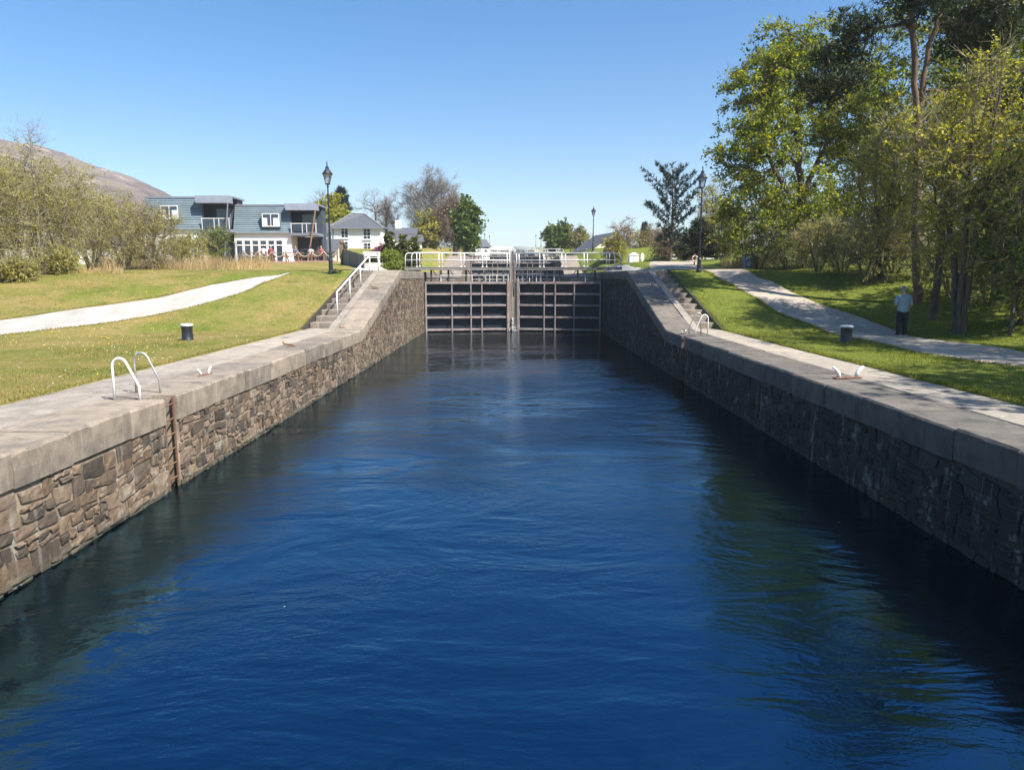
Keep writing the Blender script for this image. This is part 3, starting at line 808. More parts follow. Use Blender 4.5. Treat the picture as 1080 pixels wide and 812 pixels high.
cleat(on(216, 396, 1.7), PI / 2 * 0.9, 'white mooring cleat on the left coping just past the ladder', 'white', 0.85)
hook(on(307, 366, 1.7), 0.2, 'rusty mooring hook on the left coping between the white cleat and the steps')
hook(on(364, 347.5, 1.7), 0.4, 'rusty mooring hook at the foot of the sloping left coping')
cleat(on(894, 399, 1.7), 0.25, 'long white mooring cleat on the right coping below the bollard', 'white', 1.25)
cleat(on(721, 352, 1.7), 0.9, 'small white mooring cleat beside the hoops of the right ladder', 'white', 0.7)
def ramp_at(sx, y): x = (XL if sx < 0 else XR) + sx * 0.6; return (x, y, T(y))
hook(ramp_at(-1, 35.0), 0.2, 'rusty mooring hook halfway up the sloping left coping')
cleat(ramp_at(1, 35.5), 1.2, 'small white mooring cleat halfway up the sloping right coping', 'white', 0.6)

def lamp(loc, label):
    root = thing('street_lamp', loc, label, 'street lamp', 'black lantern lamps along the canal')
    MB().lathe([(0.19, -0.15), (0.19, 0.12), (0.15, 0.16), (0.13, 0.6), (0.15, 0.72), (0.11, 0.78), (0.085, 1.0), (0.10, 1.05), (0.075, 1.1), (0.06, 2.6), (0.05, 4.05), (0.09, 4.1), (0.05, 4.16), (0.045, 4.45), (0.08, 4.5), (0.05, 4.55), (0.05, 4.62)], 12).build('post', M['iron'], root, smooth=False)
    fr = MB()
    for a in range(4):
        c, s = math.cos(a * PI / 2 + PI / 4), math.sin(a * PI / 2 + PI / 4)
        fr.bar((0.14 * c, 0.14 * s, 4.62), (0.31 * c, 0.31 * s, 5.12), 0.03)
    fr.lathe([(0.17, 4.6), (0.17, 4.65)], 4); fr.lathe([(0.0, 4.58), (0.05, 4.6)], 4)
    fr.build('lantern_frame', M['iron'], root)
    gl_ = MB().lathe([(0.125, 4.64), (0.29, 5.115)], 4); gl_.xf(Matrix.Rotation(PI / 4, 4, 'Z')); gl_.build('lantern_glass', M['lampglass'], root)
    MB().lathe([(0.36, 5.12), (0.36, 5.15), (0.22, 5.30), (0.12, 5.40), (0.12, 5.48), (0.05, 5.54), (0.03, 5.66), (0.045, 5.70), (0.01, 5.80)], 8).build('lantern_roof', M['iron'], root)
    return root
def lamp_at(x, y): return (x, y, g(x, y))
l0 = lamp(lamp_at(*P(349, 283, 38.0)[:2]), 'black lantern lamp beside the left stairs, in front of the terrace')
zt = PZ(170, 38.0) - g(*P(349, 283, 38)[:2]); l0.scale = (.8, .8, zt / 5.8)
l0['label'] = 'black lantern lamp beside the left stairs, in front of the terrace'
pr = P(737, 286, 38.4); c = dup(l0, (pr[0], pr[1], g(pr[0], pr[1])), 'black lantern lamp at the top of the right stairs by the gravel')
c.scale = (.8, .8, (PZ(175, 38.4) - g(pr[0], pr[1])) / 5.8)
nm = ['second', 'third', 'fourth', 'fifth']
for k in range(1, 6):
    for sx in (-1, 1):
        if k in (1, 2, 3) and sx < 0: continue
        y = 37.5 + STEP * k
        x = sx * (10.6 if sx > 0 else 10.0)
        c = dup(l0, (x, y, g(x, y) - 0.2), 'distant lantern lamp on the %s of the canal, beyond the %s lock gate' % ('left' if sx < 0 else 'right', ['first', 'second', 'third', 'fourth', 'fifth'][k - 1] if k > 0 else 'first'))
        c.scale = (1, 1, 1)

# ------------------------------------------------------------------ trees
def unit(n):
    v = rng.normal(size=(n, 3)); return v / np.linalg.norm(v, axis=1, keepdims=True)
def sample_env(envs, n, shell=0.45):
    vol = np.array([e[3] * e[4] * e[5] for e in envs], float) ** 0.8; vol /= vol.sum()
    idx = rng.choice(len(envs), n, p=vol); e = np.array(envs, float)[idx]
    r = rng.random(n) ** shell
    return e[:, :3] + unit(n) * r[:, None] * e[:, 3:6]
def grow_tree(trunks, pts, bf, step=0.7, crook=0.10, minz=None):
    """joins the crown points to the trunk(s) by the cheapest way (length + path back to the root)"""
    cap = len(pts) * 8 + 400
    N = np.zeros((cap, 3)); par = np.full(cap, -1); pl = np.zeros(cap); ok = np.ones(cap, bool); n = 0
    for tr in trunks:
        tr = [np.array(t, float) for t in tr]
        prev = int(np.argmin(np.linalg.norm(N[:n] - tr[0], axis=1))) if n and tr[0][2] > .5 else -1
        dense = [tr[0]]
        for a, b in zip(tr[:-1], tr[1:]):
            k = max(int(np.linalg.norm(b - a) / 0.5), 1)
            for i in range(1, k + 1): dense.append(a + (b - a) * i / k + (rng.normal(size=3) * 0.035 if i < k else 0))
        for q in dense:
            N[n] = q; par[n] = prev; pl[n] = 0 if prev < 0 else pl[prev] + np.linalg.norm(q - N[prev]); ok[n] = minz is None or q[2] >= minz
            prev = n; n += 1
    tk = N[:n][ok[:n]]
    order = np.argsort(np.min(np.linalg.norm(pts[:, None, :] - tk[None, :, :], axis=2), axis=1))
    tips = []
    for p in pts[order]:
        d = np.linalg.norm(N[:n] - p, axis=1); c = d + bf * pl[:n]; c[~ok[:n]] = 1e9
        j = int(np.argmin(c)); dist = d[j]; k = max(int(dist / step), 0); a = N[j].copy(); prev = j
        off = rng.normal(size=3) * crook * dist; off[2] += 0.06 * dist
        for i in range(1, k + 1):
            t = i / (k + 1); N[n] = a + (p - a) * t + off * math.sin(PI * t) + rng.normal(size=3) * 0.03; par[n] = prev; pl[n] = pl[prev] + np.linalg.norm(N[n] - N[prev]); prev = n; n += 1
        N[n] = p; par[n] = prev; pl[n] = pl[prev] + np.linalg.norm(p - N[prev]); tips.append(n); n += 1
        if n > cap - 60: break
    return N[:n], par[:n], np.array(tips)
def tube_tree(N, par, R0, rt, trunk_sides=8):
    n = len(N); a = np.zeros(n); kids = [[] for _ in range(n)]
    for i in range(n):
        if par[i] >= 0: kids[par[i]].append(i)
    for i in range(n - 1, -1, -1):
        if not kids[i]: a[i] = 1
        if par[i] >= 0: a[par[i]] += a[i]
    roots = [i for i in range(n) if par[i] < 0]
    amax = max(a[r] for r in roots)
    r = rt + (R0 - rt) * (np.maximum(a - 1, 0) / max(amax - 1, 1)) ** 0.52
    mb = MB()
    starts = [(q, None) for q in roots]
    while starts:
        s, frm = starts.pop()
        chain = [] if frm is None else [frm]
        i = s
        while True:
            chain.append(i)
            if not kids[i]: break
            ks = sorted(kids[i], key=lambda q: -a[q])
            for q in ks[1:]: starts.append((q, i))
            i = ks[0]
        if len(chain) < 2: continue
        rr = [float(r[q]) for q in chain]
        if frm is not None: rr[0] = min(rr[0], rr[1] * 1.25)
        if frm is None:
            rr[0] *= 1.35
            if len(rr) > 1: rr[1] *= 1.12
        top = max(rr); ns = trunk_sides if top > 0.10 else (5 if top > 0.03 else 3)
        mb.tube([N[q] for q in chain], rr, ns, cap=False)
    return mb
def blades(base, direc, length, width):
    """flat pointed strips: quads"""
    n = len(base); side = np.cross(direc, unit(n)); side /= np.maximum(np.linalg.norm(side, axis=1, keepdims=True), 1e-6)
    w = np.broadcast_to(np.asarray(width, float).reshape(-1, 1), (n, 1)); l = np.asarray(length, float).reshape(-1, 1)
    a = base - side * w * 0.5; b = base + side * w * 0.5; tip = base + direc * l
    return np.stack([a, b, tip + side * w * 0.15, tip - side * w * 0.15], 1).reshape(-1, 3)
def leaves(centers, size, up=0.35, fold=0.25):
    n = len(centers); nrm = unit(n) + np.array([0, 0, up]); nrm /= np.linalg.norm(nrm, axis=1, keepdims=True)
    t = np.cross(nrm, unit(n)); t /= np.linalg.norm(t, axis=1, keepdims=True); s = np.cross(nrm, t)
    sz = size * rng.uniform(0.6, 1.35, (n, 1))
    tip = centers + t * sz * 0.62; bs = centers - t * sz * 0.5
    l = centers + s * sz * 0.38 + nrm * sz * fold * 0.5 - t * sz * .05; r = centers - s * sz * 0.38 + nrm * sz * fold * 0.5 - t * sz * .05
    return np.stack([bs, r, tip, l], 1).reshape(-1, 3)
def around(pts, per, spread, flat=0.7):
    c = np.repeat(pts, per, axis=0); o = rng.normal(size=c.shape) * spread; o[:, 2] *= flat; return c + o

def tree(name, label, cat, x, y, trunks, envs, n, R0=0.2, bf=0.35, bark='bark', rt=0.012, step=0.7, crook=0.1, minz=None,
         leaf=None, per=30, size=0.14, spread=0.35, twig=None, ntw=0, ltw=0.7, wtw=0.018, needles=None, nn=0, group=None, z=None, shell=0.45, up=0.35, crown='crown'):
    root = thing(name, (x, y, g(x, y) - 0.12 if z is None else z), label, cat, group)
    pts = sample_env(envs, n, shell)
    N, par, tips = grow_tree(trunks, pts, bf, step, crook, minz)
    tube_tree(N, par, R0, rt).build('trunk', M[bark], root, smooth=True)
    tp = N[tips]
    ctr = np.mean(tp, axis=0)
    if ntw:
        b = np.repeat(tp, ntw, axis=0); out = b - ctr; out /= np.maximum(np.linalg.norm(out, axis=1, keepdims=True), 1e-6)
        d = unit(len(b)) * 0.9 + out * 0.55 + np.array([0, 0, 0.25]); d /= np.linalg.norm(d, axis=1, keepdims=True)
        l = ltw * rng.uniform(0.4, 1.3, len(b))
        b2 = np.repeat(b + d * l[:, None] * 0.5, 2, axis=0); d2 = np.repeat(d, 2, axis=0) + unit(2 * len(b)) * 0.75; d2 /= np.linalg.norm(d2, axis=1, keepdims=True)
        V = np.concatenate([blades(b, d, l, wtw), blades(b2, d2, np.repeat(l, 2) * 0.6, wtw * 0.7)])
        if not leaf: np_mesh('fine_twigs' if needles else crown, V, 4, M[twig or 'twig'], root)
    if leaf:
        # leaves sit in sprays along fine twigs
        k = max(2, per // 9); b = np.repeat(tp, k, axis=0); out = b - ctr; out /= np.maximum(np.linalg.norm(out, axis=1, keepdims=True), 1e-6)
        d = unit(len(b)) * np.array([1, 1, .65]) + out * .55; d /= np.linalg.norm(d, axis=1, keepdims=True)
        ln = spread * 2.1 * rng.uniform(.45, 1.2, len(b))
        q = int(np.ceil(per / k)); t = rng.uniform(.2, 1.05, (len(b), q, 1))
        c = b[:, None, :] + d[:, None, :] * (t * ln[:, None, None]) + rng.normal(size=(len(b), q, 3)) * spread * .17
        c[:, :, 2] -= (.16 * ln[:, None] * t[:, :, 0] ** 2)
        np_mesh(crown, leaves(c.reshape(-1, 3), size, up), 4, M[leaf], root)
        S = blades(b, d, ln * .95, wtw * .9)
        np_mesh('twigs', np.concatenate([V, S]) if ntw else S, 4, M[twig or bark], root)
    if needles:
        b = around(np.repeat(tp, 1, axis=0), nn, spread, 0.55)
        d = unit(len(b)) + np.array([0, 0, 0.45]); d /= np.linalg.norm(d, axis=1, keepdims=True)
        # tufts of needles
        k = 7; bb = np.repeat(b, k, axis=0); dd = np.repeat(d, k, axis=0) + unit(len(bb)) * 0.75; dd /= np.linalg.norm(dd, axis=1, keepdims=True)
        np_mesh(crown, blades(bb, dd, size * rng.uniform(.7, 1.2, len(bb)), size * 0.16), 4, M[needles], root)
    return root

def ev(u0, u1, v0, v1, d, dd, x, y, z):
    """ellipsoid (relative to the tree's foot) that fills this box of the photo at distance d, dd deep"""
    a = P(u0, v1, d); b = P(u1, v0, d)
    return ((a[0] + b[0]) / 2 - x, d - y, (a[2] + b[2]) / 2 - z, abs(b[0] - a[0]) / 2, dd, abs(b[2] - a[2]) / 2)

# --- right bank: the tall trees
BELT = 'tall trees on the right bank'
def big_sycamore():
    d = 43; x = PX(846, 290, d); y = d; z = g(x, y) - .12
    E = lambda *a: ev(*a, x, y, z)
    envs = [E(752, 850, 100, 205, d, 3.2), E(765, 860, 55, 140, d + 1, 3.2), E(790, 900, 22, 100, d + 1.5, 3.0), E(830, 930, 60, 180, d + 1, 3.2), E(756, 830, 180, 262, d - .5, 2.6), E(800, 900, 170, 275, d - 1, 3.0)]
    trunks = [[(0, 0, 0), (-.1, 0, 2.5), (-.4, 0, 5), (-.7, .3, 8), (-.6, .6, 11.5), (-0.2, .8, 14)], [(-.35, 0, 4.3), (1.0, .3, 7), (1.9, .6, 10.5)], [(-.2, 0, 3.2), (-2.0, -.2, 5.6), (-3.1, 0, 8.0)]]
    tree('sycamore_tree', 'big leafy tree left of the tall pine, leaning over the towpath', 'tree', x, y, trunks, envs, 620, R0=0.34, bf=0.30, leaf='leaf_maple', per=84, size=0.145, spread=0.46, twig='twig', ntw=3, ltw=0.8, minz=2.6, group=BELT)
big_sycamore()
def tall_pine():
    d = 30; x = PX(966, 330, d); y = d; z = g(x, y) - .12
    E = lambda *a: ev(*a, x, y, z)
    envs = [E(870, 945, 8, 52, d - 1, 1.3), E(858, 925, 48, 80, d - .5, 1.2), E(835, 915, 72, 112, d - .8, 1.4), E(935, 1010, -70, 30, d, 1.8), E(985, 1090, -30, 70, d + .5, 2.0), E(1000, 1110, 70, 130, d + .5, 1.6), E(900, 1060, -140, -60, d, 2.2)]
    W = lambda u, v, k=0: (P(u, v, d)[0] - x, k, P(u, v, d)[2] - z)
    trunks = [[(0, 0, 0), W(966, 270), W(967, 190), W(968, 130), W(964, 90), W(963, 40), W(959, -30), W(962, -110)], [W(969, 140, .1), W(976, 95, .2), W(984, 45, .3), W(1003, 0, .3), W(1020, -50, .3)]]
    tree('pine_tree', 'tall scots pine with reddish trunk and dark needle shelves', 'tree', x, y, trunks, envs, 520, R0=0.17, bf=0.2, bark='barkpine', needles='needle', nn=18, size=0.22, spread=0.30, minz=7.2, step=0.6, crook=0.12, group=BELT)
tall_pine()
def stem_tree(u, v, d, top, spreadx, label, leafm, n=260, per=26, size=0.12, stems=4, R0=0.11, zlo=0.25, **kw):
    x = PX(u, v, d); y = d; z0 = g(x, y) - .12; h = PZ(top, d) - z0
    trunks = []
    for s in range(stems):
        a = 2 * PI * (s + rnd.random() * .5) / stems; r = spreadx * rnd.uniform(0.3, 0.6) if stems > 1 else 0.15
        trunks.append([(0.18 * math.cos(a), 0.18 * math.sin(a), 0), (0.3 * r * math.cos(a), 0.3 * r * math.sin(a), h * 0.22), (0.75 * r * math.cos(a), 0.75 * r * math.sin(a), h * 0.52), (r * math.cos(a), r * math.sin(a), h * 0.86)])
    envs = [(spreadx * 0.28 * math.cos(a), spreadx * 0.28 * math.sin(a), h * f, spreadx * w, spreadx * w, h * 0.2) for a, f, w in ((0.3, .83, .55), (2.3, .66, .75), (4.4, .6, .8), (5.5, .45, .8), (1.2, zlo + .1, .7))]
    kw.setdefault('ntw', 5); kw.setdefault('twig', 'twigolive'); kw.setdefault('bark', 'bark')
    return tree(kw.pop('name', 'broadleaf_tree'), label, kw.pop('cat', 'tree'), x, y, trunks, envs, n, R0=R0, bf=0.45, leaf=leafm, per=per, size=size, spread=0.36, minz=h * 0.12, **kw)
stem_tree(985, 338, 27.5, 60, 1.9, 'slim dark-trunked tree just right of the standing man', 'leaf_fresh', n=300, per=20, size=0.10, stems=1, R0=0.14, group=BELT)
stem_tree(1012, 345, 25.5, 45, 2.3, 'many-stemmed V-shaped tree with sparse fresh leaves', 'leaf_fresh', n=420, per=20, size=0.10, stems=4, R0=0.12, group=BELT)
stem_tree(1066, 352, 24.0, 150, 1.8, 'young green tree at the right edge beside the V-shaped tree', 'leaf_green', n=260, per=26, size=0.11, stems=2, R0=0.07, group=BELT)
stem_tree(930, 318, 34.0, 108, 2.1, 'pale yellow-green willow-like tree behind the standing man', 'leaf_fresh', n=380, per=22, size=0.10, stems=3, R0=0.10, group=BELT)
# trees further in behind the belt
def crown_tree(name, label, u, vb, d, u0, u1, v0, v1, leafm, n, per=30, size=0.2, R0=0.2, deep=None, zfoot=None, lob=6, bark='bark', group=None, cat='tree', trunk_top=0.7, **kw):
    x = PX(u, vb, d); y = d; z = (g(x, y) - .12) if zfoot is None else zfoot
    a = P(u0, v1, d); b = P(u1, v0, d); w = b[0] - a[0]; h = b[2] - a[2]; cx = (a[0] + b[0]) / 2 - x
    dp = deep or w * 0.45; envs = []
    for i in range(lob):
        t = i / max(lob - 1, 1); ww = math.sin(PI * (0.18 + 0.66 * t)) ; an = i * 2.4
        envs.append((cx + math.cos(an) * w * 0.2 * ww, math.sin(an) * dp * 0.4 * ww, a[2] - z + h * (0.22 + 0.60 * t), w * 0.34 * ww + .1, dp * 0.65 * ww + .1, h * 0.21))
    tt = b[2] - z
    trunks = [[(0, 0, 0), (0.03 * tt * rnd.uniform(-1, 1), 0, tt * 0.3), (cx * .4 + 0.03 * tt * rnd.uniform(-1, 1), 0, tt * 0.55), (cx * 0.8, 0, tt * trunk_top)]]
    return tree(name, label, cat, x, y, trunks, envs, n, R0=R0, leaf=leafm, per=per, size=size, bark=bark, group=group, **kw)
INNER = 'trees standing behind the right bank belt'
for i, (u, d, u0, u1, v0, v1, lf, n, lab) in enumerate([
        (900, 50, 850, 965, 95, 300, 'leaf_dark', 300, 'dark leafy tree behind the big tree, filling the gap left of the pine'),
        (925, 47, 868, 992, 5, 215, 'leaf_maple', 330, 'yellow-green tree between the big leaning tree and the pine trunk'),
        (1040, 44, 985, 1110, -90, 120, 'leaf_fresh', 300, 'tall yellow-green tree whose top shows right of the pine fork'),
        (1000, 40, 940, 1065, -20, 220, 'leaf_maple', 340, 'yellow-green tree behind the pine trunk'),
        (1075, 36, 1030, 1150, -20, 250, 'leaf_maple', 340, 'leafy tree cut by the right edge behind the young green tree'),
        (1050, 52, 985, 1130, 60, 290, 'leaf_green', 320, 'mid-green tree deep in the wood at the right edge'),
        (950, 62, 890, 1020, 150, 300, 'leaf_olive', 280, 'olive tree far back in the wood behind the man'),
        (820, 60, 770, 880, 150, 285, 'leaf_green', 240, 'green tree in the wood behind the blue bin')]):
    crown_tree('woodland_tree', lab, u, 300, d, u0, u1, v0, v1, lf, n, per=30, size=0.15, R0=0.2, spread=0.48, group=INNER, ntw=2, twig='twig', ltw=.8)
# trees beside the camera, out of the frame, that throw the dappled shade on the towpath
for i, (x, y, h, lf, lab) in enumerate([(19.0, 17.5, 15, 'leaf_fresh', 'leafy tree right of the frame nearest the young green tree'), (16.6, 8.0, 13, 'leaf_maple', 'leafy tree on the right bank across from the left ladder'), (17.5, 0.5, 15, 'leaf_maple', 'tall leafy tree on the right bank beside the camera'),
        (24, 22, 17, 'leaf_fresh', 'leafy tree behind the first row, right of the frame'), (19.5, -6.5, 14, 'leaf_fresh', 'leafy tree on the right bank behind the camera'), (22.0, 11.5, 16, 'leaf_maple', 'big leafy tree second from the bank, right of the frame')]):
    envs = [(1.7 * math.cos(a), 1.7 * math.sin(a), h * f, 2.5, 2.5, h * .15) for a, f in ((0, .85), (1.5, .7), (3.2, .62), (4.6, .5), (5.6, .75))]
    tree('woodland_tree', lab, 'tree', x, y, [[(0, 0, 0), (.1, .1, h * .35), (0, -.1, h * .7)]], envs, 230, R0=.2, leaf=lf, per=40, size=0.16, spread=.5, ntw=3, group='trees right of the frame')

# shrubs under the belt
UNDER = 'twiggy shrubs under the right trees'
def shrub(name, label, x, y, w, h, leafm, n, per, size, group=None, twig='twigolive', ntw=6, bark='bark', cat='shrub', **kw):
    st = 5; trunks = []
    for s in range(st):
        a = 2 * PI * (s + rnd.random() * .7) / st
        trunks.append([(0.1 * math.cos(a), 0.1 * math.sin(a), 0), (w * .2 * math.cos(a), w * .2 * math.sin(a), h * .35), (w * .42 * math.cos(a + .3), w * .42 * math.sin(a + .3), h * .75)])
    envs = [(w * .3 * math.cos(a), w * .3 * math.sin(a), h * f, w * .42, w * .42, h * .26) for a, f in ((0, .62), (1.6, .72), (3.3, .58), (4.8, .66), (2.4, .35), (5.6, .33))]
    kw.setdefault('spread', 0.25); kw.setdefault('rt', 0.007); kw.setdefault('ltw', 0.6)
    return tree(name, label, cat, x, y, trunks, envs, n, R0=kw.pop('R0', 0.05), bf=.4, leaf=leafm, per=per, size=size, twig=twig, ntw=ntw, bark=bark, group=group, step=.45, wtw=kw.pop('wtw', .012), **kw)
for i, (u, v, d, w, h, lf, lab) in enumerate([
        (800, 290, 46, 2.2, 2.6, 'leaf_olive', 'twiggy shrub right behind the blue litter bin'),
        (830, 296, 41, 2.4, 3.2, 'leaf_dark', 'dark shrub at the foot of the big leaning tree'),
        (862, 300, 38, 2.4, 3.4, 'leaf_olive', 'olive shrub under the big tree, right of its dark shrub'),
        (888, 303, 36, 2.2, 2.8, 'leaf_green', 'green shrub midway between the big tree and the man'),
        (913, 308, 33.5, 2.3, 3.6, 'leaf_olive', 'tall twiggy shrub left of the standing man'),
        (942, 312, 35, 2.6, 4.2, 'leaf_fresh', 'fresh green shrub directly behind the standing man'),
        (972, 318, 33, 2.2, 3.4, 'leaf_olive', 'twiggy shrub among the trunks right of the man'),
        (1003, 335, 30, 2.2, 3.0, 'leaf_fresh', 'yellow-green shrub behind the V-shaped stems'),
        (1040, 345, 28, 2.0, 2.8, 'leaf_green', 'low green shrub between the V-shaped tree and the right edge'),
        (1078, 352, 25, 2.0, 2.6, 'leaf_fresh', 'shrub cut by the right edge above the towpath'),
        (1040, 325, 36, 3.0, 4.6, 'leaf_fresh', 'tall bright shrub deep behind the V-shaped tree'),
        (880, 285, 52, 3.2, 4.4, 'leaf_green', 'bushy green shrub in the wood behind the olive shrubs')]):
    x = PX(u, v, d); shrub('understorey_shrub', lab, x, d, w, h, lf, 150, 16, 0.085, UNDER)

# --- left bank: scrub in bud
SCRUB = 'budding scrub trees on the left bank'
for i, (u, d, w, h, lf, tw, lab) in enumerate([
        (-25, 34, 3.8, 6.6, 'leaf_olive', 'twigolive', 'olive scrub tree cut by the left edge'),
        (14, 36, 3.2, 7.2, 'leaf_olive', 'twigolive', 'tall budding scrub tree left of the pale birch'),
        (68, 39, 3.2, 6.4, 'leaf_olive', 'twigolive', 'budding scrub tree just right of the pale birch'),
        (98, 42, 3.4, 5.6, 'leaf_olive', 'twigolive', 'wide olive scrub tree in front of the hill'),
        (132, 45, 3.4, 4.9, 'leaf_olive', 'twig', 'brown twiggy scrub tree below the hill shoulder'),
        (160, 47, 3.0, 4.4, 'leaf_olive', 'twig', 'low twiggy scrub tree nearest the blue building'),
        (40, 48, 4.5, 7.5, 'leaf_olive', 'twigolive', 'pale scrub tree in the second row behind the birch'),
        (-5, 45, 4.0, 8.0, 'leaf_olive', 'twigolive', 'tall scrub tree in the second row at the left edge'),
        (-75, 33, 3.6, 6.5, 'leaf_olive', 'twigolive', 'scrub tree just outside the left edge'), (-120, 38, 4.2, 8.0, 'leaf_olive', 'twig', 'taller scrub tree outside the left edge, behind the nearest one')]):
    x = PX(u, 285, d)
    shrub('scrub_tree', lab, x, d, w, h, lf, 330, 22, 0.075, SCRUB, twig=tw, ntw=5, cat='tree', R0=.09, ltw=.8, bark='barkpale', spread=.36, wtw=.012)
for i, (u, d, w, h, lf, lab) in enumerate([(18, 34.5, 1.3, 1.2, 'leaf_olive', 'low olive bush below the pale birch trunk'), (62, 37, 1.4, 1.4, 'leaf_olive', 'leafy olive bush at the foot of the scrub, right of the birch'), (205, 58, 2.2, 2.6, 'leaf_olive', 'pale bush in front of the white wall of the blue building'), (228, 60, 1.9, 3.4, 'leaf_green', 'green bush hiding the left balcony of the blue building'), (188, 55, 1.8, 2.4, 'leaf_olive', 'olive bush between the scrub and the blue building')]):
    x = PX(u, 285, d); shrub('bush', lab, x, d, w, h, lf, 170, 26, 0.10, 'bushes on the left bank', ntw=4)
x = PX(42, 290, 36.5); zz = g(x, 36.5)
tree('birch_tree', 'slender pale birch with bare top rising above the scrub', 'tree', x, 36.5, [[(0, 0, 0), (.1, 0, 2), (.25, 0, 4), (.1, .1, 5.5), (.1, .1, 7.2)]],
     [(0, 0, 6.4, 1.0, 1.0, 1.2), (.1, 0, 7.0, .7, .7, .9), (.3, 0, 4.8, 1.2, 1.2, 1.0)], 90, R0=.085, bark='barkpale', rt=.006, ntw=5, ltw=.7, wtw=.009, twig='twiggrey', minz=3.2, crook=.05)

# --- far middle: trees behind the white house and along the canal
MID = 'trees behind the white house'
def far_bare(label, u, vb, d, u0, u1, v0, v1, n, R0, tw='twiggrey', leafm=None, per=0, ntw=15, ltw=1.2, wtw=.028, **kw):
    return crown_tree('bare_tree', label, u, vb, d, u0, u1, v0, v1, leafm, n, per=per, size=.28, R0=R0, twig=tw, ntw=ntw, ltw=ltw, wtw=wtw, group=MID, spread=.6, rt=.022, **kw)
far_bare('tall round-headed bare tree in the middle of the group left of the gates', 457, 270, 118, 417, 494, 178, 262, 760, .5, lob=7, shell=.6)
far_bare('twiggy bare tree with browner twigs right of the round-headed tree', 480, 270, 112, 458, 500, 205, 268, 260, .4, tw='twig', leafm='russet', per=6)
far_bare('thin bare tree above the hip roof of the white house', 395, 270, 130, 373, 418, 195, 268, 150, .25, ntw=7)
far_bare('narrow brownish bare tree between the house and the round-headed tree', 408, 268, 120, 397, 420, 206, 262, 130, .2, tw='twig')
far_bare('small bare tree behind the left lantern lamp', 341, 265, 120, 322, 352, 203, 262, 110, .18, ntw=7)
crown_tree('ivy_clad_tree', 'ivy-covered olive tree on the trunk side of the round-headed tree', 448, 270, 112, 438, 468, 222, 265, 'leaf_olive', 170, per=11, size=.4, R0=.3, spread=.7, group=MID)
crown_tree('leafy_tree', 'bright green full tree at the right end of the group left of the gates', 493, 270, 105, 478, 507, 207, 268, 'leaf_green', 300, per=30, size=.36, R0=.3, spread=.55, group=MID, lob=7)
crown_tree('leafy_tree', 'fresh green tree behind the left lantern lamp', 352, 262, 110, 333, 366, 205, 258, 'leaf_fresh', 220, per=26, size=.4, R0=.25, spread=.6, group=MID)
def conifer(name, label, u, vb, d, top, halfw, mtl, nb, group=None, droop=0.1, open_=False, z=None, density=1.0, sz=0.35):
    x = PX(u, vb, d); y = d; zf = g(x, y) - .1; h = PZ(top, d) - zf
    root = thing(name, (x, y, zf), label, 'tree', group)
    tr = MB().tube([(0, 0, 0), (0.05, 0, h * .5), (0, 0, h * .98)], [h * .02, h * .013, .02], 7)
    B, D, Ln = [], [], []
    for i in range(nb):
        t = (i + rnd.random()) / nb; zz = h * (0.14 + 0.85 * t); r = halfw * (1 - t) ** 0.75 * rnd.uniform(.65, 1.2) + .15; a = i * 2.399 + rnd.uniform(-.3, .3)
        if open_: r = halfw * (.25 + .75 * math.sin(PI * (.12 + .8 * t))) * rnd.uniform(.45, 1.3)
        e = Vector((math.cos(a) * r, math.sin(a) * r, (-droop + 0.45 * t) * r)); o = Vector((0, 0, zz))
        tr.tube([o, o + e * .5 + Vector((0, 0, -.04 * r)), o + e], [.05 * (1.2 - t), .03, .01], 4, cap=False)
        m = int((10 + r * 16) * density)
        for q in range(m):
            f = rnd.uniform(.15, 1.05); B.append(tuple(o + e * f + Vector((rnd.gauss(0, .12), rnd.gauss(0, .12), rnd.gauss(0, .10))) * (0.6 + r * .35 * (1 - f)))); D.append(tuple(e.normalized() * .8)); 
    tr.build('trunk', M['bark'], root)
    B = np.array(B); D = np.array(D); k = 6; bb = np.repeat(B, k, axis=0); dd = np.repeat(D, k, axis=0) + unit(len(bb)) * .8; dd /= np.linalg.norm(dd, axis=1, keepdims=True)
    np_mesh('crown', blades(bb, dd, sz * rng.uniform(.6, 1.2, len(bb)), sz * .2), 4, M[mtl], root)
    return root
conifer('spruce_tree', 'dark spruce tip behind the fresh green tree by the left lantern', 362, 262, 116, 198, 2.4, 'needleblue', 60, MID, sz=.6)
# conifer columns and garden shrubs beside the upper path
GARD = 'garden shrubs by the white house'
for u, d, w, top, lab in ((411, 63, .40, 243, 'narrow columnar cypress, leftmost of three beside the pink rhododendron'), (425, 62, .50, 244, 'columnar cypress in the middle of three, behind the lime bush'), (437, 62.5, .48, 247, 'darker columnar cypress, rightmost of three by the upper path')):
    x = PX(u, 275, d); zf = g(x, d) - .1; h = PZ(top, d) - zf
    tree('cypress_tree', lab, 'tree', x, d, [[(0, 0, 0), (0, 0, h * .9)]], [(0, 0, h * .5, w, w, h * .46), (0, 0, h * .3, w * 1.1, w * 1.1, h * .28)], 150, R0=.08, leaf='cypress', per=34, size=.16, spread=.16, group=GARD, up=.1, shell=.35)
for u, v, d, w, h, lf, lab in ((403, 275, 64, 1.5, 1.75, 'pinkflower', 'pink rhododendron in flower left of the cypresses'), (430, 272, 66, 1.2, 1.95, 'pinkflower', 'pink rhododendron in flower behind the cypresses'), (412, 276, 59, 1.25, 1.45, 'lime', 'rounded lime-green bush in front of the cypresses'), (414, 281, 55, 1.0, .75, 'lime', 'low lime-green bush at the edge of the upper path'), (395, 282, 60, .8, 1.0, 'leaf_dark', 'small dark bush beside the white house wall')):
    x = PX(u, v, d); shrub('garden_shrub', lab, x, d, w, h, lf, 150, 36, .11, GARD, ntw=0, spread=.2)
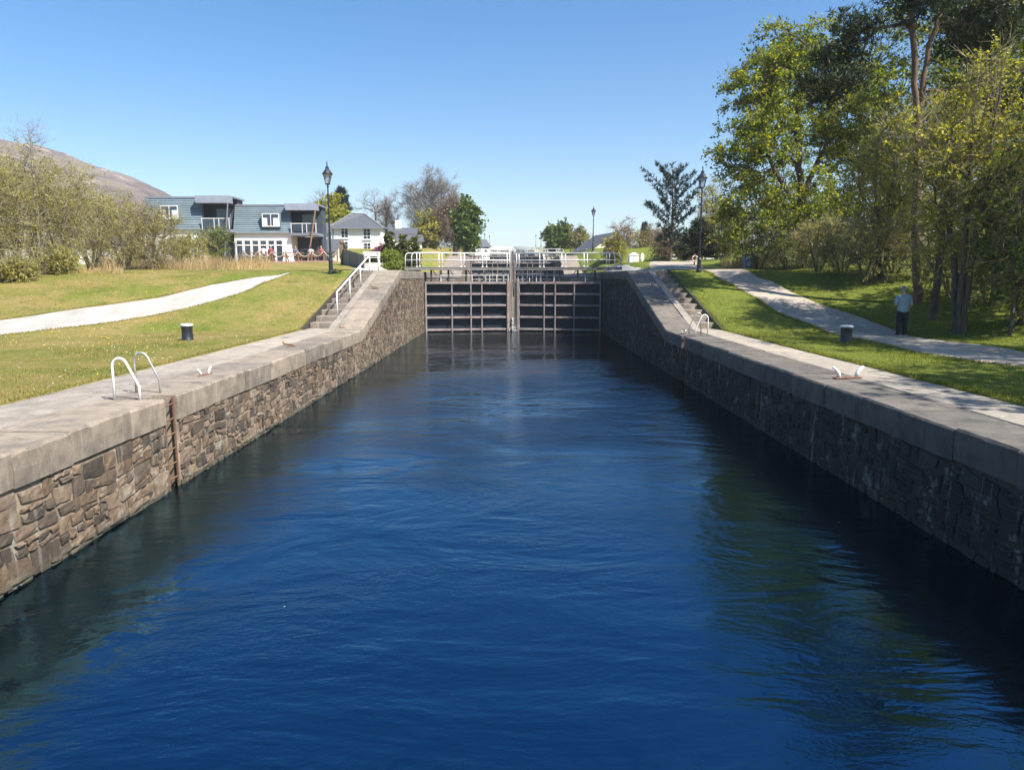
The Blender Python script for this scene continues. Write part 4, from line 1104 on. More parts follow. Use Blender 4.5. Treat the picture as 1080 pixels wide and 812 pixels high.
x = PX(349, 283, 38.4); shrub('small_bush', 'small green bush at the foot of the left lantern lamp', x + .25, 38.2, .45, .35, 'leaf_green', 40, 24, .05, ntw=0, spread=.07)

# --- far right: trees and garden beyond the gravel
RMID = 'trees beyond the gravel yard'
crown_tree('leafy_tree', 'rounded green tree alone in the gap right of the canal', 590, 270, 150, 573, 608, 236, 268, 'leaf_green', 240, per=30, size=.5, R0=.3, spread=.7, group=RMID)
crown_tree('bare_tree', 'rounded bare brownish tree touching the green one right of the canal', 611, 270, 140, 597, 624, 238, 268, 'leaf_olive', 150, per=8, size=.35, R0=.25, spread=.6, ntw=8, ltw=1.0, wtw=.04, group=RMID)
far2 = [(657, 110, 640, 676, 232, 274, 'russet', 8, 'pinkish bare tree behind the cottage gable'), (680, 95, 665, 700, 240, 276, 'leaf_olive', 10, 'olive budding tree behind the white cabinet'), (645, 85, 636, 662, 250, 276, 'leaf_fresh', 12, 'yellowish low tree in front of the cottage'), (700, 82, 684, 722, 238, 277, 'russet', 10, 'russet budding tree left of the blue spruce'), (722, 76, 706, 748, 246, 277, 'leaf_olive', 12, 'olive tree below the blue spruce'), (765, 70, 742, 796, 220, 276, 'leaf_fresh', 14, 'sparse yellow-green tree right of the right lantern lamp'), (750, 82, 728, 772, 190, 262, 'leaf_fresh', 10, 'tall pale tree behind the right lantern lamp')]
for u, d, u0, u1, v0, v1, lf, per, lab in far2:
    crown_tree('budding_tree', lab, u, 277, d, u0, u1, v0, v1, lf, 170, per=per, size=.2, R0=.14, spread=.5, ntw=8, ltw=.9, wtw=.028, twig='twig', group=RMID)
conifer('blue_spruce', 'dark blue spruce with upswept spiky branches left of the right lantern', 707, 277, 66, 186, 2.6, 'needleblue', 40, RMID, droop=-.55, sz=.34, density=.75, open_=True)
conifer('dark_spruce', 'dark spruce half hidden behind the right lantern lamp', 738, 277, 72, 232, 2.6, 'needle', 46, RMID, sz=.4)
conifer('distant_conifer', 'thin distant conifer standing above the russet trees', 679, 270, 150, 235, 1.0, 'needleblue', 40, RMID, sz=.5)

# --- tall dry grass
def reeds(name, label, n, region, hmin, hmax):
    b = []
    while len(b) < n:
        u = rnd.uniform(region[0], region[1]); d = rnd.uniform(region[2], region[3]); x = PX(u, 285, d); b.append((x, d, g(x, d) - .03))
    b = np.array(b); d = unit(n) * .42 + np.array([0.1, 0, 1.0]); d /= np.linalg.norm(d, axis=1, keepdims=True)
    o = np_mesh(name, blades(b, d, (hmin + (hmax - hmin) * rng.random(n) ** 1.5) * (.55 + .45 * np.sin(b[:, 0] * 1.7 + 2 * np.sin(b[:, 1]))), .022), 4, M['reed']); tag(o, label, 'dry grass', kind='stuff')
reeds('dry_grass', 'tall tan dry grass along the foot of the scrub', 9000, (95, 285, 46, 56), .5, 1.15)
reeds('dry_grass', 'tan dry grass at the foot of the left scrub', 2500, (-20, 130, 36.5, 44), .25, .6)
reeds('dry_grass', 'tall tan reeds behind the blue litter bin', 3000, (760, 822, 46, 53), .6, 1.4)

# --- mown grass blades and flowers
def poly_x(pl, y):
    pl = sorted(pl, key=lambda q: q[1]); return np.interp(y, [q[1] for q in pl], [q[0] for q in pl])
def grass_blades(name, n, xr, yr, keep, h, m):
    x = rng.uniform(*xr, n); y = yr[0] + (yr[1] - yr[0]) * rng.random(n) ** 1.25
    k = keep(x, y); x, y = x[k], y[k]
    b = np.stack([x, y, G(x, y) - .01], -1); d = unit(len(b)) * .55 + np.array([0, 0, 1.0]); d /= np.linalg.norm(d, axis=1, keepdims=True)
    patch = 0.6 + 0.5 * np.sin(x * 1.1 + 2 * np.sin(y * .6)) * np.sin(y * .9)
    o = np_mesh(name, blades(b, d, h * rng.uniform(.5, 1.4, len(b)) * np.clip(patch, .35, 1.2), .016), 4, m); tag(o, kind='stuff'); return o
def off_left(x, y):
    lo_, up_ = poly_x(LO, y), poly_x(UP, y)
    return ~((x < lo_ + .05) & (x > up_ - .05)) & (x > -0.8 * y - 3)
tag(grass_blades('grass', 170000, (-26, -8.68), (8, 44), off_left, .055, M['bladedry']), 'short dry mown grass on the left bank', 'grass')
def off_right(x, y):
    return ~((x > poly_x(RP_L, y) - .05) & (x < poly_x(RP_R, y) + .05)) & (x < 0.78 * y + 2.0)
tag(grass_blades('grass', 130000, (8.62, 20), (9, 42), off_right, .065, M['blade']), 'short green mown grass on the right bank', 'grass')
def edge_tufts(name, label, lines, n, h, m):
    P_ = []
    for pl, side in lines:
        pl = np.array(pl, float); sg = np.r_[0, np.cumsum(np.linalg.norm(np.diff(pl, axis=0), axis=1))]; k = int(n * sg[-1] / 40)
        t = rng.random(k) * sg[-1]; q = np.stack([np.interp(t, sg, pl[:, i]) for i in range(2)], -1)
        q[:, 0] += side * (0.02 - abs(rng.normal(size=k)) * .09 + .10 * np.maximum(0, np.sin(t * 1.9) * np.sin(t * .7 + 1)) * rng.random(k)); P_.append(q)
    q = np.concatenate(P_); b = np.column_stack([q, G(q[:, 0], q[:, 1]) - .01]); d = unit(len(b)) * .75 + np.array([0, 0, .8]); d /= np.linalg.norm(d, axis=1, keepdims=True)
    tag(np_mesh(name, blades(b, d, h * rng.uniform(.5, 1.5, len(b)), .014), 4, M[m]), label, 'grass', kind='stuff')
edge_tufts('grass', 'ragged dry grass along the edges of the left paving and path', [([(-8.6, 7), (-8.6, 31)], 1), (LO[1:], 1), (UP[1:], -1)], 9000, .075, 'bladedry')
edge_tufts('grass', 'ragged green grass along the edges of the right paving and towpath', [([(8.57, 9), (8.57, 31)], -1), (RP_L[1:], 1), (RP_R[1:], -1)], 9000, .085, 'blade')
def flowers(name, label, n, m, r, hh):
    x = rng.uniform(-24, -8.8, n * 3); y = rng.uniform(10, 42, n * 3)
    w = .5 + .5 * np.sin(x * .55 + 1.7 * np.sin(y * .33)) * np.sin(y * .4 + .6)
    k = off_left(x, y) & (rng.random(n * 3) < w * .9); x, y = x[k][:n], y[k][:n]
    c = np.stack([x, y, G(x, y) + hh], -1); nn = len(c)
    ang = np.linspace(0, 2 * PI, 6, endpoint=False); rr = r * rng.uniform(.6, 1.2, (nn, 1, 1))
    ring = np.stack([np.cos(ang), np.sin(ang), np.zeros(6)], -1)[None] * rr
    tilt = np.stack([np.zeros(nn), -rng.uniform(.1, .7, nn), np.zeros(nn)], -1)
    ring = np.repeat(ring, nn if len(ring) == 1 and nn > 1 and ring.shape[0] == 1 else 1, axis=0) if ring.shape[0] == 1 else ring
    ring[:, :, 2] = ring[:, :, 1] * 0.8
    V = (c[:, None, :] + ring).reshape(-1, 3)
    o = np_mesh(name, V, 6, m); tag(o, label, 'flowers', kind='stuff')
flowers('dandelion_flowers', 'yellow dandelions scattered over the left lawn', 480, M['dandelion'], .014, .05)
flowers('daisy_flowers', 'small white daisies scattered over the left lawn', 500, M['daisy'], .010, .045)

# ------------------------------------------------------------------ buildings
def window(root, x, y, z, w, h, cols=2, rows=1, fr=.07, curtain=False, m='white', sill=False, dep=.06):
    """window lying in a wall facing -y, centre x, z"""
    f = MB()
    x0, x1, z0, z1 = x - w / 2, x + w / 2, z - h / 2, z + h / 2
    f.box(x0, x1, y - dep, y + .02, z0, z0 + fr); f.box(x0, x1, y - dep, y + .02, z1 - fr, z1)
    f.box(x0, x0 + fr, y - dep, y + .02, z0 + fr, z1 - fr); f.box(x1 - fr, x1, y - dep, y + .02, z0 + fr, z1 - fr)
    for i in range(1, cols): xx = x0 + w * i / cols; f.box(xx - fr * .4, xx + fr * .4, y - dep + .004, y + .02, z0 + fr, z1 - fr)
    for i in range(1, rows): zz = z0 + h * i / rows; f.box(x0 + fr, x1 - fr, y - dep + .008, y + .016, zz - fr * .3, zz + fr * .3)
    if sill: f.box(x0 - .08, x1 + .08, y - dep - .08, y - .003, z0 - .09, z0 - .004)
    fo = f.build('window', M[m], root)
    MB().box(x0 + fr * .5, x1 - fr * .5, y - .028, y - .005, z0 + fr * .5, z1 - fr * .5).build('pane', M['pane'], fo)
    if curtain:
        c = MB()
        c.box(x0 + fr, x0 + w * .3, y - .042, y - .03, z0 + fr, z0 + h * .66); c.box(x1 - w * .36, x1 - fr, y - .042, y - .03, z0 + fr, z0 + h * .66)
        c.build('curtain', M['curtain'], fo)
    return fo

def hotel():
    D = 75.0; bx_, by_ = PX(250, 275, D), D; zb = 4.6
    root = thing('hotel_building', (bx_, by_, zb), 'two storey building with blue boarded upper floor, white ground floor and corner balconies', 'building')
    def lx(u): return PX(u, 240, D) - bx_
    def lz(v): return PZ(v, D) - zb
    for k, (u0, u1, ub, vt, vm, win) in enumerate(((158, 216, 250, 210.0, 243, (187, 225.5)), (246.5, 304, 336, 217.0, 246, (287, 232.5)))):
        x0, x1, xb, zt, zm = lx(u0), lx(u1), lx(ub), lz(vt), lz(vm)
        dy = 0.0 if k else -1.2; lean = .9
        MB().box(x0, x1 + .25, dy, dy + 8, 0, zm).build('wall', M['render'], root)
        # boarded mansard face, board over board
        cl = MB(); nb = 13
        for i in range(nb):
            za, zc = zm + (zt - zm) * i / nb, zm + (zt - zm) * (i + 1) / nb
            ya, yc = dy - .22 + lean * i / nb, dy - .22 + lean * (i + 1) / nb
            sl = .42 * (1 - i / nb), .42 * (1 - (i + 1) / nb)   # boarding runs wider at the foot beside the balcony
            xa, xc = x1 + sl[0], x1 + sl[1]
            cl.hexa([(x0, ya - .05, za), (xa, ya - .05, za), (xa, ya + .5, za), (x0, ya + .5, za), (x0, yc - .015, zc - .012), (xc, yc - .015, zc - .012), (xc, yc + .5, zc - .012), (x0, yc + .5, zc - .012)])
        cl.build('cladding', M['clad'], root)
        MB().box(x0 - .05, xb + .1, dy + lean - .3, dy + 3.5, zt + .002, zt + .18).build('roof', M['cladgrey'], root)
        # balcony corner
        fasc = (zt - zm) * .18
        MB().hexa([(x1 - .05, dy - .5, zt - fasc), (xb, dy - .5, zt - fasc), (xb, dy + .5, zt - fasc), (x1 - .05, dy + .5, zt - fasc), (x1 - .25, dy - .25, zt + .19), (xb - .1, dy - .25, zt + .19), (xb - .1, dy + .59, zt + .19), (x1 - .25, dy + .59, zt + .19)]).build('fascia', M['cladgrey'], root)
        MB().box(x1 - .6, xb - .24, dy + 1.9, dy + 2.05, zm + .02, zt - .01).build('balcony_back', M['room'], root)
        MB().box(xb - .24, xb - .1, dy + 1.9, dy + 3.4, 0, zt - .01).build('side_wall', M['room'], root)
        MB().box(x1 + .32, xb - .02, dy - .45, dy + 1.9, zm - .28, zm).build('balcony_floor', M['cladgrey'], root)
        rl = MB()
        zr = zm + (zt - zm) * .34
        rl.bar((x1 + .35, dy - .4, zr), (xb - .1, dy - .4, zr), .07)
        for f in (0.02, .45, .62, .98): xx = x1 + .38 + (xb - x1 - .5) * f; rl.bar((xx, dy - .4, zm), (xx, dy - .4, zr), .06)
        rl.build('railing', M['white'], root)
        MB().box(x1 + .45, xb - .18, dy - .395, dy - .38, zm + .12, zr - .08).build('glass_panel', M['pane'], root)
        window(root, (x1 + xb) / 2 + .1, dy + 1.88, (zm + zt) / 2 - .3, 1.5, 1.9, 2, m='cladgrey')
        # ground floor under the balcony
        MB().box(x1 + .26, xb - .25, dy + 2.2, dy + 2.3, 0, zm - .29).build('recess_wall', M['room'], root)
        window(root, (x1 + xb) / 2 - .3, dy + 2.18, 1.2, 1.5, 2.1, 2, m='galv')
        MB().bar((xb - (1.25 if k else .9), dy - .55, 0), (xb - .05, dy - .75, zt - fasc), .11 if k else .1).build('strut', M['strut'] if k else M['cladgrey'], root)
        wx, wz = lx(win[0]), lz(win[1])
        dorm = MB().box(wx - .98, wx + .98, dy - .30, dy + .9, wz - .78, wz + .72); dorm.build('dormer', M['clad'], root)
        window(root, wx, dy - .302, wz, 1.8, 1.35, 2, curtain=True, fr=.09)
        if k:
            a, b = lx(247.5), lx(298)
            z0, z1 = .25, lz(253)
            n = 6; w = (b - a) / n
            for i in range(n): window(root, a + w * (i + .5), dy - .002, (z0 + z1) / 2, w - .04, z1 - z0, 1, fr=.10)
            tr = MB().box(a, b, dy - .08, dy - .063, z1 - .62, z1 - .50); tr.build('transom', M['white'], root)
    return root
hotel()

def hip_house():
    D = 95.0; x0, x1 = PX(349.5, 255, D), PX(402, 255, D); zb = g((x0 + x1) / 2, D) - .3
    root = thing('white_house', ((x0 + x1) / 2, D, zb), 'white two storey house with grey hip roof and sash windows', 'house')
    w = (x1 - x0) / 2; ze = PZ(240.5, D) - zb; zr = PZ(227, D) - zb + .5; dp = 7.0
    MB().box(-w, w, 0, dp, -1.2, ze).build('wall', M['render'], root)
    rf = MB(); o = .35; rx0, rx1 = -w * .35, w * .12
    A, B, C_, E_ = (-w - o, -o, ze), (w + o, -o, ze), (w + o, dp + o, ze), (-w - o, dp + o, ze); R1, R2 = (rx0, dp * .45, zr), (rx1, dp * .55, zr)
    for f in ([A, B, R2, R1], [B, C_, R2], [C_, E_, R1, R2], [E_, A, R1]): rf.face(f)
    rf.face([(p[0], p[1], p[2] - .02) for p in (A, E_, C_, B)])
    ro = rf.build('roof', M['slate'], root)
    hp = MB()
    for a, b in ((A, R1), (B, R2), (R1, R2)): hp.bar(Vector(a) + Vector((0, 0, .05)), Vector(b) + Vector((0, 0, .05)), .16, .08)
    hp.build('ridge_cap', M['galv'], ro)
    gt = MB().box(-w - o - .05, w + o + .05, -o - .12, -o - .005, ze - .14, ze + .03); gt.build('gutter', M['cladgrey'], root)
    MB().tube([(-w + .3, -.07, 0), (-w + .3, -.07, ze - .1)], .06, 6).build('downpipe', M['cladgrey'], root)
    for u, v in ((363.5, 245.5), (387, 247), (363.5, 260.5), (387.5, 262)):
        xx = PX(u, v, D) - (x0 + x1) / 2; window(root, xx, -.002, PZ(v, D) - zb, 1.0, 1.45, 2, 3, fr=.08, sill=True)
    # side wing
    wx1 = PX(411, 255, D + 3) - (x0 + x1) / 2
    MB().box(w + .01, wx1, 3, 9.5, -1.2, ze - .5).build('wall', M['render'], root)
    r2 = MB(); z2 = ze - .5
    r2.face([(w + .02, 2.7, z2), (wx1 + .3, 2.7, z2), (wx1 - .4, 6, z2 + 1.5), (w + .02, 6, z2 + 1.5)]).face([(wx1 + .3, 2.7, z2), (wx1 + .3, 9.8, z2), (wx1 - .4, 6, z2 + 1.5)]).face([(wx1 + .3, 9.8, z2), (w + .02, 9.8, z2), (w + .02, 6, z2 + 1.5), (wx1 - .4, 6, z2 + 1.5)])
    r2.build('roof', M['slate'], root)
    window(root, (w + wx1) / 2, 2.998, z2 - .9, .8, 1.1, 2, 2, fr=.08)
    # lower wing to the left
    wx0 = PX(336, 255, D + 4) - (x0 + x1) / 2
    MB().box(wx0, -w - .01, 2.5, 8.5, -1.2, ze - .55).build('wall', M['render'], root)
    MB().face([(wx0 - .3, 2.2, ze - .55), (-w - .02, 2.2, ze - .55), (-w - .02, 5.5, ze + 1.0), (wx0 + 1, 5.5, ze + 1.0)]).face([(-w - .02, 8.8, ze - .55), (wx0 - .3, 8.8, ze - .55), (wx0 + 1, 5.5, ze + 1.0), (-w - .02, 5.5, ze + 1.0)]).face([(wx0 - .3, 8.8, ze - .55), (wx0 - .3, 2.2, ze - .55), (wx0 + 1, 5.5, ze + 1)]).build('roof', M['slate'], root)
hip_house()

def gable_house(name, label, u, v, d, w, dp, he, hr, wallm, rz, chimney=False, cat='house', sink=.3):
    x = PX(u, v, d); root = thing(name, (x, d, g(x, d) - sink), label, cat, rz=rz)
    wl = MB().box(-w, w, -dp, dp, -1, he)
    for s in (-1, 1): wl.face([(s * w, -dp, he), (s * w, dp, he), (s * w, 0, hr)])
    wl.build('wall', M[wallm], root)
    o = .3; t = .1; rf = MB()
    for s in (-1, 1):
        k = (hr - he) / dp
        a = (-w - o, s * (dp + o), he - k * o); b = (w + o, s * (dp + o), he - k * o); c = (w + o, 0, hr + .02); e = (-w - o, 0, hr + .02)
        rf.hexa([a, b, c, e] + [(q[0], q[1], q[2] + t) for q in (a, b, c, e)])
    ro = rf.build('roof', M['slate'], root)
    if chimney: MB().box(-.45, .45, -.4, .4, hr - .3, hr + 1.2).build('chimney', M['render'], ro)
    for xx in (-w * .5, w * .5): window(root, xx, -dp - .002, he * .55, 1.0, 1.2, 2, 2, fr=.08)
    window_side = MB().box(w + .002, w + .05, -.55, .55, he * .45, he * .45 + 1.3).build('window', M['pane'], root)
    return root
gable_house('stone_house', 'grey roofed house with white chimney behind the cypresses', 421, 270, 108, 2.6, 3.0, PZ(246, 108) - g(PX(421, 270, 108), 108), PZ(239, 108) - g(PX(421, 270, 108), 108), 'cream', 0.1, chimney=True)
gable_house('white_cottage', 'white gabled cottage with steep dark roof beyond the right railings', 637, 268, 120, 4.5, 4.0, 0.9, PZ(247.5, 120) - g(PX(637, 268, 120), 120) + .3, 'cream', -1.35)
gable_house('outbuilding', 'low outbuilding with plain grey pitched roof between terrace and white house', 339, 270, 82, 2.2, 2.6, PZ(266, 82) - g(PX(343, 270, 82), 82) + .3, PZ(253.5, 82) - g(PX(343, 270, 82), 82) + .3, 'cream', 0.0)
gable_house('far_shed', 'small pale shed roof among the trunks left of the gates', 432, 268, 100, 1.6, 1.6, 1.4, 2.2, 'render', .2, cat='shed')
gable_house('far_shed', 'small white hut showing under the far left railings', 504, 265, 150, 1.8, 1.8, 1.6, 3.0, 'render', .6, cat='shed')

# boarded fence and terrace
def board_fence():
    a, b = P(362.5, 280, 56.5), P(384.5, 283, 49.5)
    root = thing('board_fence', (a[0], a[1], g(a[0], a[1])), 'grey vertical board fence between terrace and steps', 'fence')
    A, B = Vector((0, 0, 0)), Vector((b[0] - a[0], b[1] - a[1], 0)); n = 26; mb = MB(); d = (B - A) / n
    zb = g(a[0], a[1])
    zt0, zt1 = PZ(262.5, a[1]) - zb, PZ(269, b[1]) - zb
    nrm = Vector((-d.y, d.x, 0)).normalized() * .02
    for i in range(n):
        p = A + d * i; q = A + d * (i + .94); t = zt0 + (zt1 - zt0) * (i + .5) / n + rnd.uniform(-.02, .02)
        w0 = a[0] + p.x, a[1] + p.y
        z0 = g(*w0) - zb - .1
        mb.hexa([p - nrm + Vector((0, 0, z0)), q - nrm + Vector((0, 0, z0)), q + nrm + Vector((0, 0, z0)), p + nrm + Vector((0, 0, z0)), p - nrm + Vector((0, 0, t)), q - nrm + Vector((0, 0, t)), q + nrm + Vector((0, 0, t)), p + nrm + Vector((0, 0, t))])
    mb.build('boards', M['timber'], root)
    MB().box(-.22, -.02, -.1, .1, -.2, zt0 + .35).build('post', M['tablewood'], root)
    MB().lathe([(.02, 0), (.14, .08), (.16, .18), (.1, .28), (.02, .32)], 10, (-.12, 0), zt0 + .35).build('finial', M['tablewood'], root, smooth=True)
board_fence()

def terrace():
    mb = MB(); ys = np.linspace(60, 74.9, 12)
    pts = []
    for y in ys:
        for u in np.linspace(258, 357, 12): x = PX(u, 280, y); pts.append((x, y))
    mb.v = [(x, y, max(g(x, y) + .08, 0)) for x, y in pts]
    for j in range(11):
        for i in range(11): q = j * 12 + i; mb.f.append((q, q + 1, q + 13, q + 12))
    # front face
    for i in range(11):
        a, b = mb.v[i], mb.v[i + 1]; mb.face([(a[0], a[1], a[2] - .6), (b[0], b[1], b[2] - .6), b, a])
    tag(mb.build('terrace', M['terrace']), kind='structure')
terrace()
def rope_fence():
    us = [258, 273, 288, 302, 315, 329, 342, 356]; d = 60.4
    x0 = PX(us[0], 280, d); zb = g(x0, d)
    root = thing('rope_fence', (x0, d, zb), 'low rope fence of timber posts along the front of the terrace', 'fence')
    tops = []
    for u in us:
        x = PX(u, 280, d); z = g(x, d) - zb; MB().box(x - x0 - .05, x - x0 + .05, -.05, .05, z - .1, z + 1.0).build('post', M['tablewood'], root); tops.append((x - x0, 0, z + .92))
    for a, b in zip(tops[:-1], tops[1:]):
        pts = [(a[0] + (b[0] - a[0]) * t, -.08, a[2] + (b[2] - a[2]) * t - .42 * 4 * t * (1 - t)) for t in np.linspace(0, 1, 9)]
        MB().tube(pts, .03, 6).build('rope', M['rope'], root)
rope_fence()

def picnic_table(loc, rz, label):
    root = thing('picnic_table', loc, label, 'table', 'picnic tables on the terrace', rz)
    t = MB()
    for i in range(5): t.box(-.9, .9, -.36 + i * .145, -.36 + i * .145 + .135, .72, .76)
    t.build('tabletop', M['tablewood'], root)
    for s in (-1, 1):
        MB().box(-.9, .9, s * .72 - .13, s * .72 + .13, .42, .46).build('seat', M['tablewood'], root)
    for x in (-.65, .65):
        m = MB().bar((x, -.75, 0), (x, -.2, .72), .07); m.bar((x, .75, 0), (x, .2, .72), .07); m.bar((x, -.8, .39), (x, .8, .39), .06); m.build('leg_frame', M['tablewood'], root)
    return root
tables = [(276, 64, .2, 'wooden picnic table at the left end of the terrace'), (294, 66, -.1, 'wooden picnic table in front of the long windows'), (310, 64, .3, 'wooden picnic table under the right balcony'), (326, 66, 0, 'wooden picnic table near the orange strut'), (342, 64, .15, 'wooden picnic table beside the left lantern lamp')]
TB = None; SEATS = []
for u, d, rz, lab in tables:
    x = PX(u, 278, d); loc = (x, d, g(x, d) + .09)
    if TB is None: TB = picnic_table(loc, rz, lab)
    else: dup(TB, loc, lab, rz=rz)
    SEATS.append((loc, rz))

# ------------------------------------------------------------------ people
def skin_mesh(name, verts, edges, radii, m, parent, root_i=0, sub=2):
    me = bpy.data.meshes.new(name); me.from_pydata(verts, edges, [])
    o = bpy.data.objects.new(name, me); COL.objects.link(o)
    o.modifiers.new('skin', 'SKIN').use_smooth_shade = True
    sd = o.modifiers.new('sub', 'SUBSURF'); sd.levels = sub; sd.render_levels = sub
    for i, r in enumerate(radii):
        sv = me.skin_vertices[0].data[i]; sv.radius = r if isinstance(r, tuple) else (r, r); sv.use_root = (i == root_i)
    bpy.context.view_layer.update()
    dg = bpy.context.evaluated_depsgraph_get(); nm = bpy.data.meshes.new_from_object(o.evaluated_get(dg))
    o.modifiers.clear(); o.data = nm; nm.name = name; nm.materials.clear(); nm.materials.append(m)
    nm.polygons.foreach_set('use_smooth', [True] * len(nm.polygons))
    if parent is not None: o.parent = parent
    return o
def weld(o, size=.0065):
    md = o.modifiers.new('remesh', 'REMESH'); md.mode = 'VOXEL'; md.voxel_size = size; md.use_smooth_shade = True
    bpy.context.view_layer.update(); dg = bpy.context.evaluated_depsgraph_get(); nm = bpy.data.meshes.new_from_object(o.evaluated_get(dg))
    o.modifiers.clear(); o.data = nm
class Sk:
    def __init__(s): s.v = []; s.e = []; s.r = []
    def chain(s, pts, rad, start=None):
        prev = start
        for p, r in zip(pts, rad):
            s.v.append(tuple(p)); s.r.append(r); i = len(s.v) - 1
            if prev is not None: s.e.append((prev, i))
            prev = i
        return prev
def add_hand(sk, wrist, wi, d, palm_n, thumb_side):
    """palm and five curled fingers from the wrist"""
    d = Vector(d).normalized(); n = Vector(palm_n).normalized(); s = d.cross(n).normalized() * thumb_side
    w = Vector(wrist); pc = w + d * .05
    pi = sk.chain([pc], [(.034, .018)], wi)
    for k, (o, l) in enumerate(((.027, .072), (.009, .08), (-.009, .075), (-.026, .058))):
        b = w + d * .088 + s * o
        sk.chain([b, b + d * l * .5 + n * l * .12, b + d * l * .85 + n * l * .4], [.010, .009, .007], pi)
    b = w + d * .045 + s * .035; sk.chain([b, b + d * .028 + s * .018 + n * .012, b + d * .055 + s * .02 + n * .025], [.012, .010, .008], pi)
def head_mesh(parent, c, face_dir, mats=('skin', 'hair'), scale=1.0, cap=None):
    """head with nose, ears, eye sockets; hair at the back; optional cap"""
    f = Vector(face_dir).normalized(); ang = math.atan2(f.y, f.x) - PI / 2
    bm = bmesh.new(); bmesh.ops.create_uvsphere(bm, u_segments=20, v_segments=14, radius=1)
    for v in bm.verts:
        x, y, z = v.co
        jaw = 1 - .22 * max(0, -z) ** 1.2
        v.co = Vector((x * .078 * jaw, y * (.098 if y < 0 else .094) * (1 - .1 * max(0, -z)), z * .122))
        if y > .8 and abs(x) < .25 and -.35 < z < .15: v.co.y += .022 * (1 - abs(x) / .3)
        if y > .6 and .05 < z < .3 and .2 < abs(x) < .55: v.co.y -= .008
    R = Matrix.Rotation(ang, 4, 'Z'); me = bpy.data.meshes.new('head'); bm.to_mesh(me); bm.free()
    vs = [Vector(v.co) for v in me.vertices]
    return vs, [tuple(p.vertices) for p in me.polygons], R, Vector(c)
def person_standing():
    x, y, _ = hit(950, 354.5); z = g(x, y) + .03
    root = thing('person', (x, y, z), 'person in pale blue shirt, dark trousers and cap standing on the towpath', 'person', rz=-0.12)
    sk = Sk()
    # seen from behind: faces +y; left arm (x<0) bent forward, right arm hanging
    sk.chain([(0, 0, .92), (0, .01, 1.08), (0, .0, 1.26), (0, -.01, 1.41), (0, 0, 1.49), (0, .02, 1.545), (0, .03, 1.62)], [(.15, .10), (.145, .105), (.165, .11), (.13, .09), (.06, .058), (.055, .055), (.07, .08)])
    for s in (-1, 1):
        sk.chain([(s * .095, 0, .86), (s * .10, .015, .50), (s * .105, -.02, .09), (s * .11, .05, .035), (s * .115, .13, .03)], [.095, .062, .042, .04, .035], 0)
    sl = sk.chain([(-.19, -.01, 1.40), (-.27, -.04, 1.13), (-.20, .20, 1.16)], [.056, .044, .03], 3)
    add_hand(sk, (-.20, .20, 1.16), sl, (.3, .9, .15), (0, -.1, 1), 1)
    sr = sk.chain([(.19, -.01, 1.40), (.25, -.03, 1.12), (.23, .09, .90)], [.056, .044, .03], 3)
    add_hand(sk, (.23, .09, .90), sr, (-.1, .25, -.95), (-1, 0, 0), -1)
    body = skin_mesh('body', sk.v, sk.e, sk.r, M['skin'], root)
    vs, fs, R, c = head_mesh(root, (0, .035, 1.665), (0, 1, 0))
    hb = MB(); hb.v = [tuple(R @ v + c) for v in vs]; hb.f = list(fs)
    for s in (-1, 1): hb.lathe([(.005, -.03), (.018, -.02), (.022, 0), (.018, .02), (.005, .03)], 8, (s * .082, .03), 1.66)
    hd = hb.build('head', M['skin'], None, smooth=True)
    hd.parent = root; bpy.context.view_layer.update(); bpy.ops.object.select_all(action='DESELECT'); hd.select_set(True); body.select_set(True); bpy.context.view_layer.objects.active = body; bpy.ops.object.join(); weld(body)
    hr = MB(); hr.v = [tuple(R @ Vector((v.x * 1.06, v.y * 1.06 - .006, v.z * 1.04)) + c) for v in vs]
    hr.f = [f for f in fs if all(vs[i].y < .02 and vs[i].z > -.07 for i in f)]; hr.build('hair', M['hair'], root, smooth=True)
    cp = MB(); cp.v = [tuple(R @ Vector((v.x * 1.16, v.y * 1.14, v.z * 1.08 + .008)) + c) for v in vs]; cp.f = [f for f in fs if all(vs[i].z > .03 for i in f)]
    n0 = len(cp.v)
    br = [(math.cos(t) * .085, .08 + math.sin(t) * .10, 0) for t in np.linspace(0, PI, 9)]
    for q in br: cp.v.append((c.x + q[0], c.y + q[1], c.z + .035 - .25 * max(q[1] - .09, 0)))
    for q in br: cp.v.append((c.x + q[0], c.y + q[1], c.z + .045 - .25 * max(q[1] - .09, 0)))
    cp.f += [tuple(range(n0, n0 + 9)), tuple(range(n0 + 17, n0 + 8, -1))]
    cp.build('cap', M['cap'], root, smooth=True)
    st = Sk(); st.chain([(0, 0, .80), (0, 0, .90), (0, .005, 1.08), (0, 0, 1.26), (0, -.01, 1.40), (0, 0, 1.50)], [(.20, .155), (.205, .155), (.20, .155), (.215, .15), (.17, .12), (.07, .066)])
    for s, e in ((-1, (-.275, -.035, 1.12)), (1, (.255, -.03, 1.08))): st.chain([(s * .20, -.01, 1.395), ((s * .20 + e[0]) / 2, -.02, 1.27), e], [.088, .08, .07], 4)
    skin_mesh('shirt', st.v, st.e, st.r, M['shirt'], root)
    tr = Sk(); tr.chain([(0, 0, .97), (0, 0, .86)], [(.18, .135), (.185, .135)])
    for s in (-1, 1): tr.chain([(s * .10, 0, .78), (s * .105, .01, .5), (s * .108, -.01, .12), (s * .108, -.01, .02)], [.12, .098, .08, .078], 1)
    skin_mesh('trousers', tr.v, tr.e, tr.r, M['trousers'], root)
    for s in (-1, 1):
        sh = Sk(); sh.chain([(s * .108, -.07, .05), (s * .112, .06, .045), (s * .116, .19, .035)], [(.05, .05), (.055, .045), (.045, .03)]); skin_mesh('shoe', sh.v, sh.e, sh.r, M['shoe'], root)
person_standing()
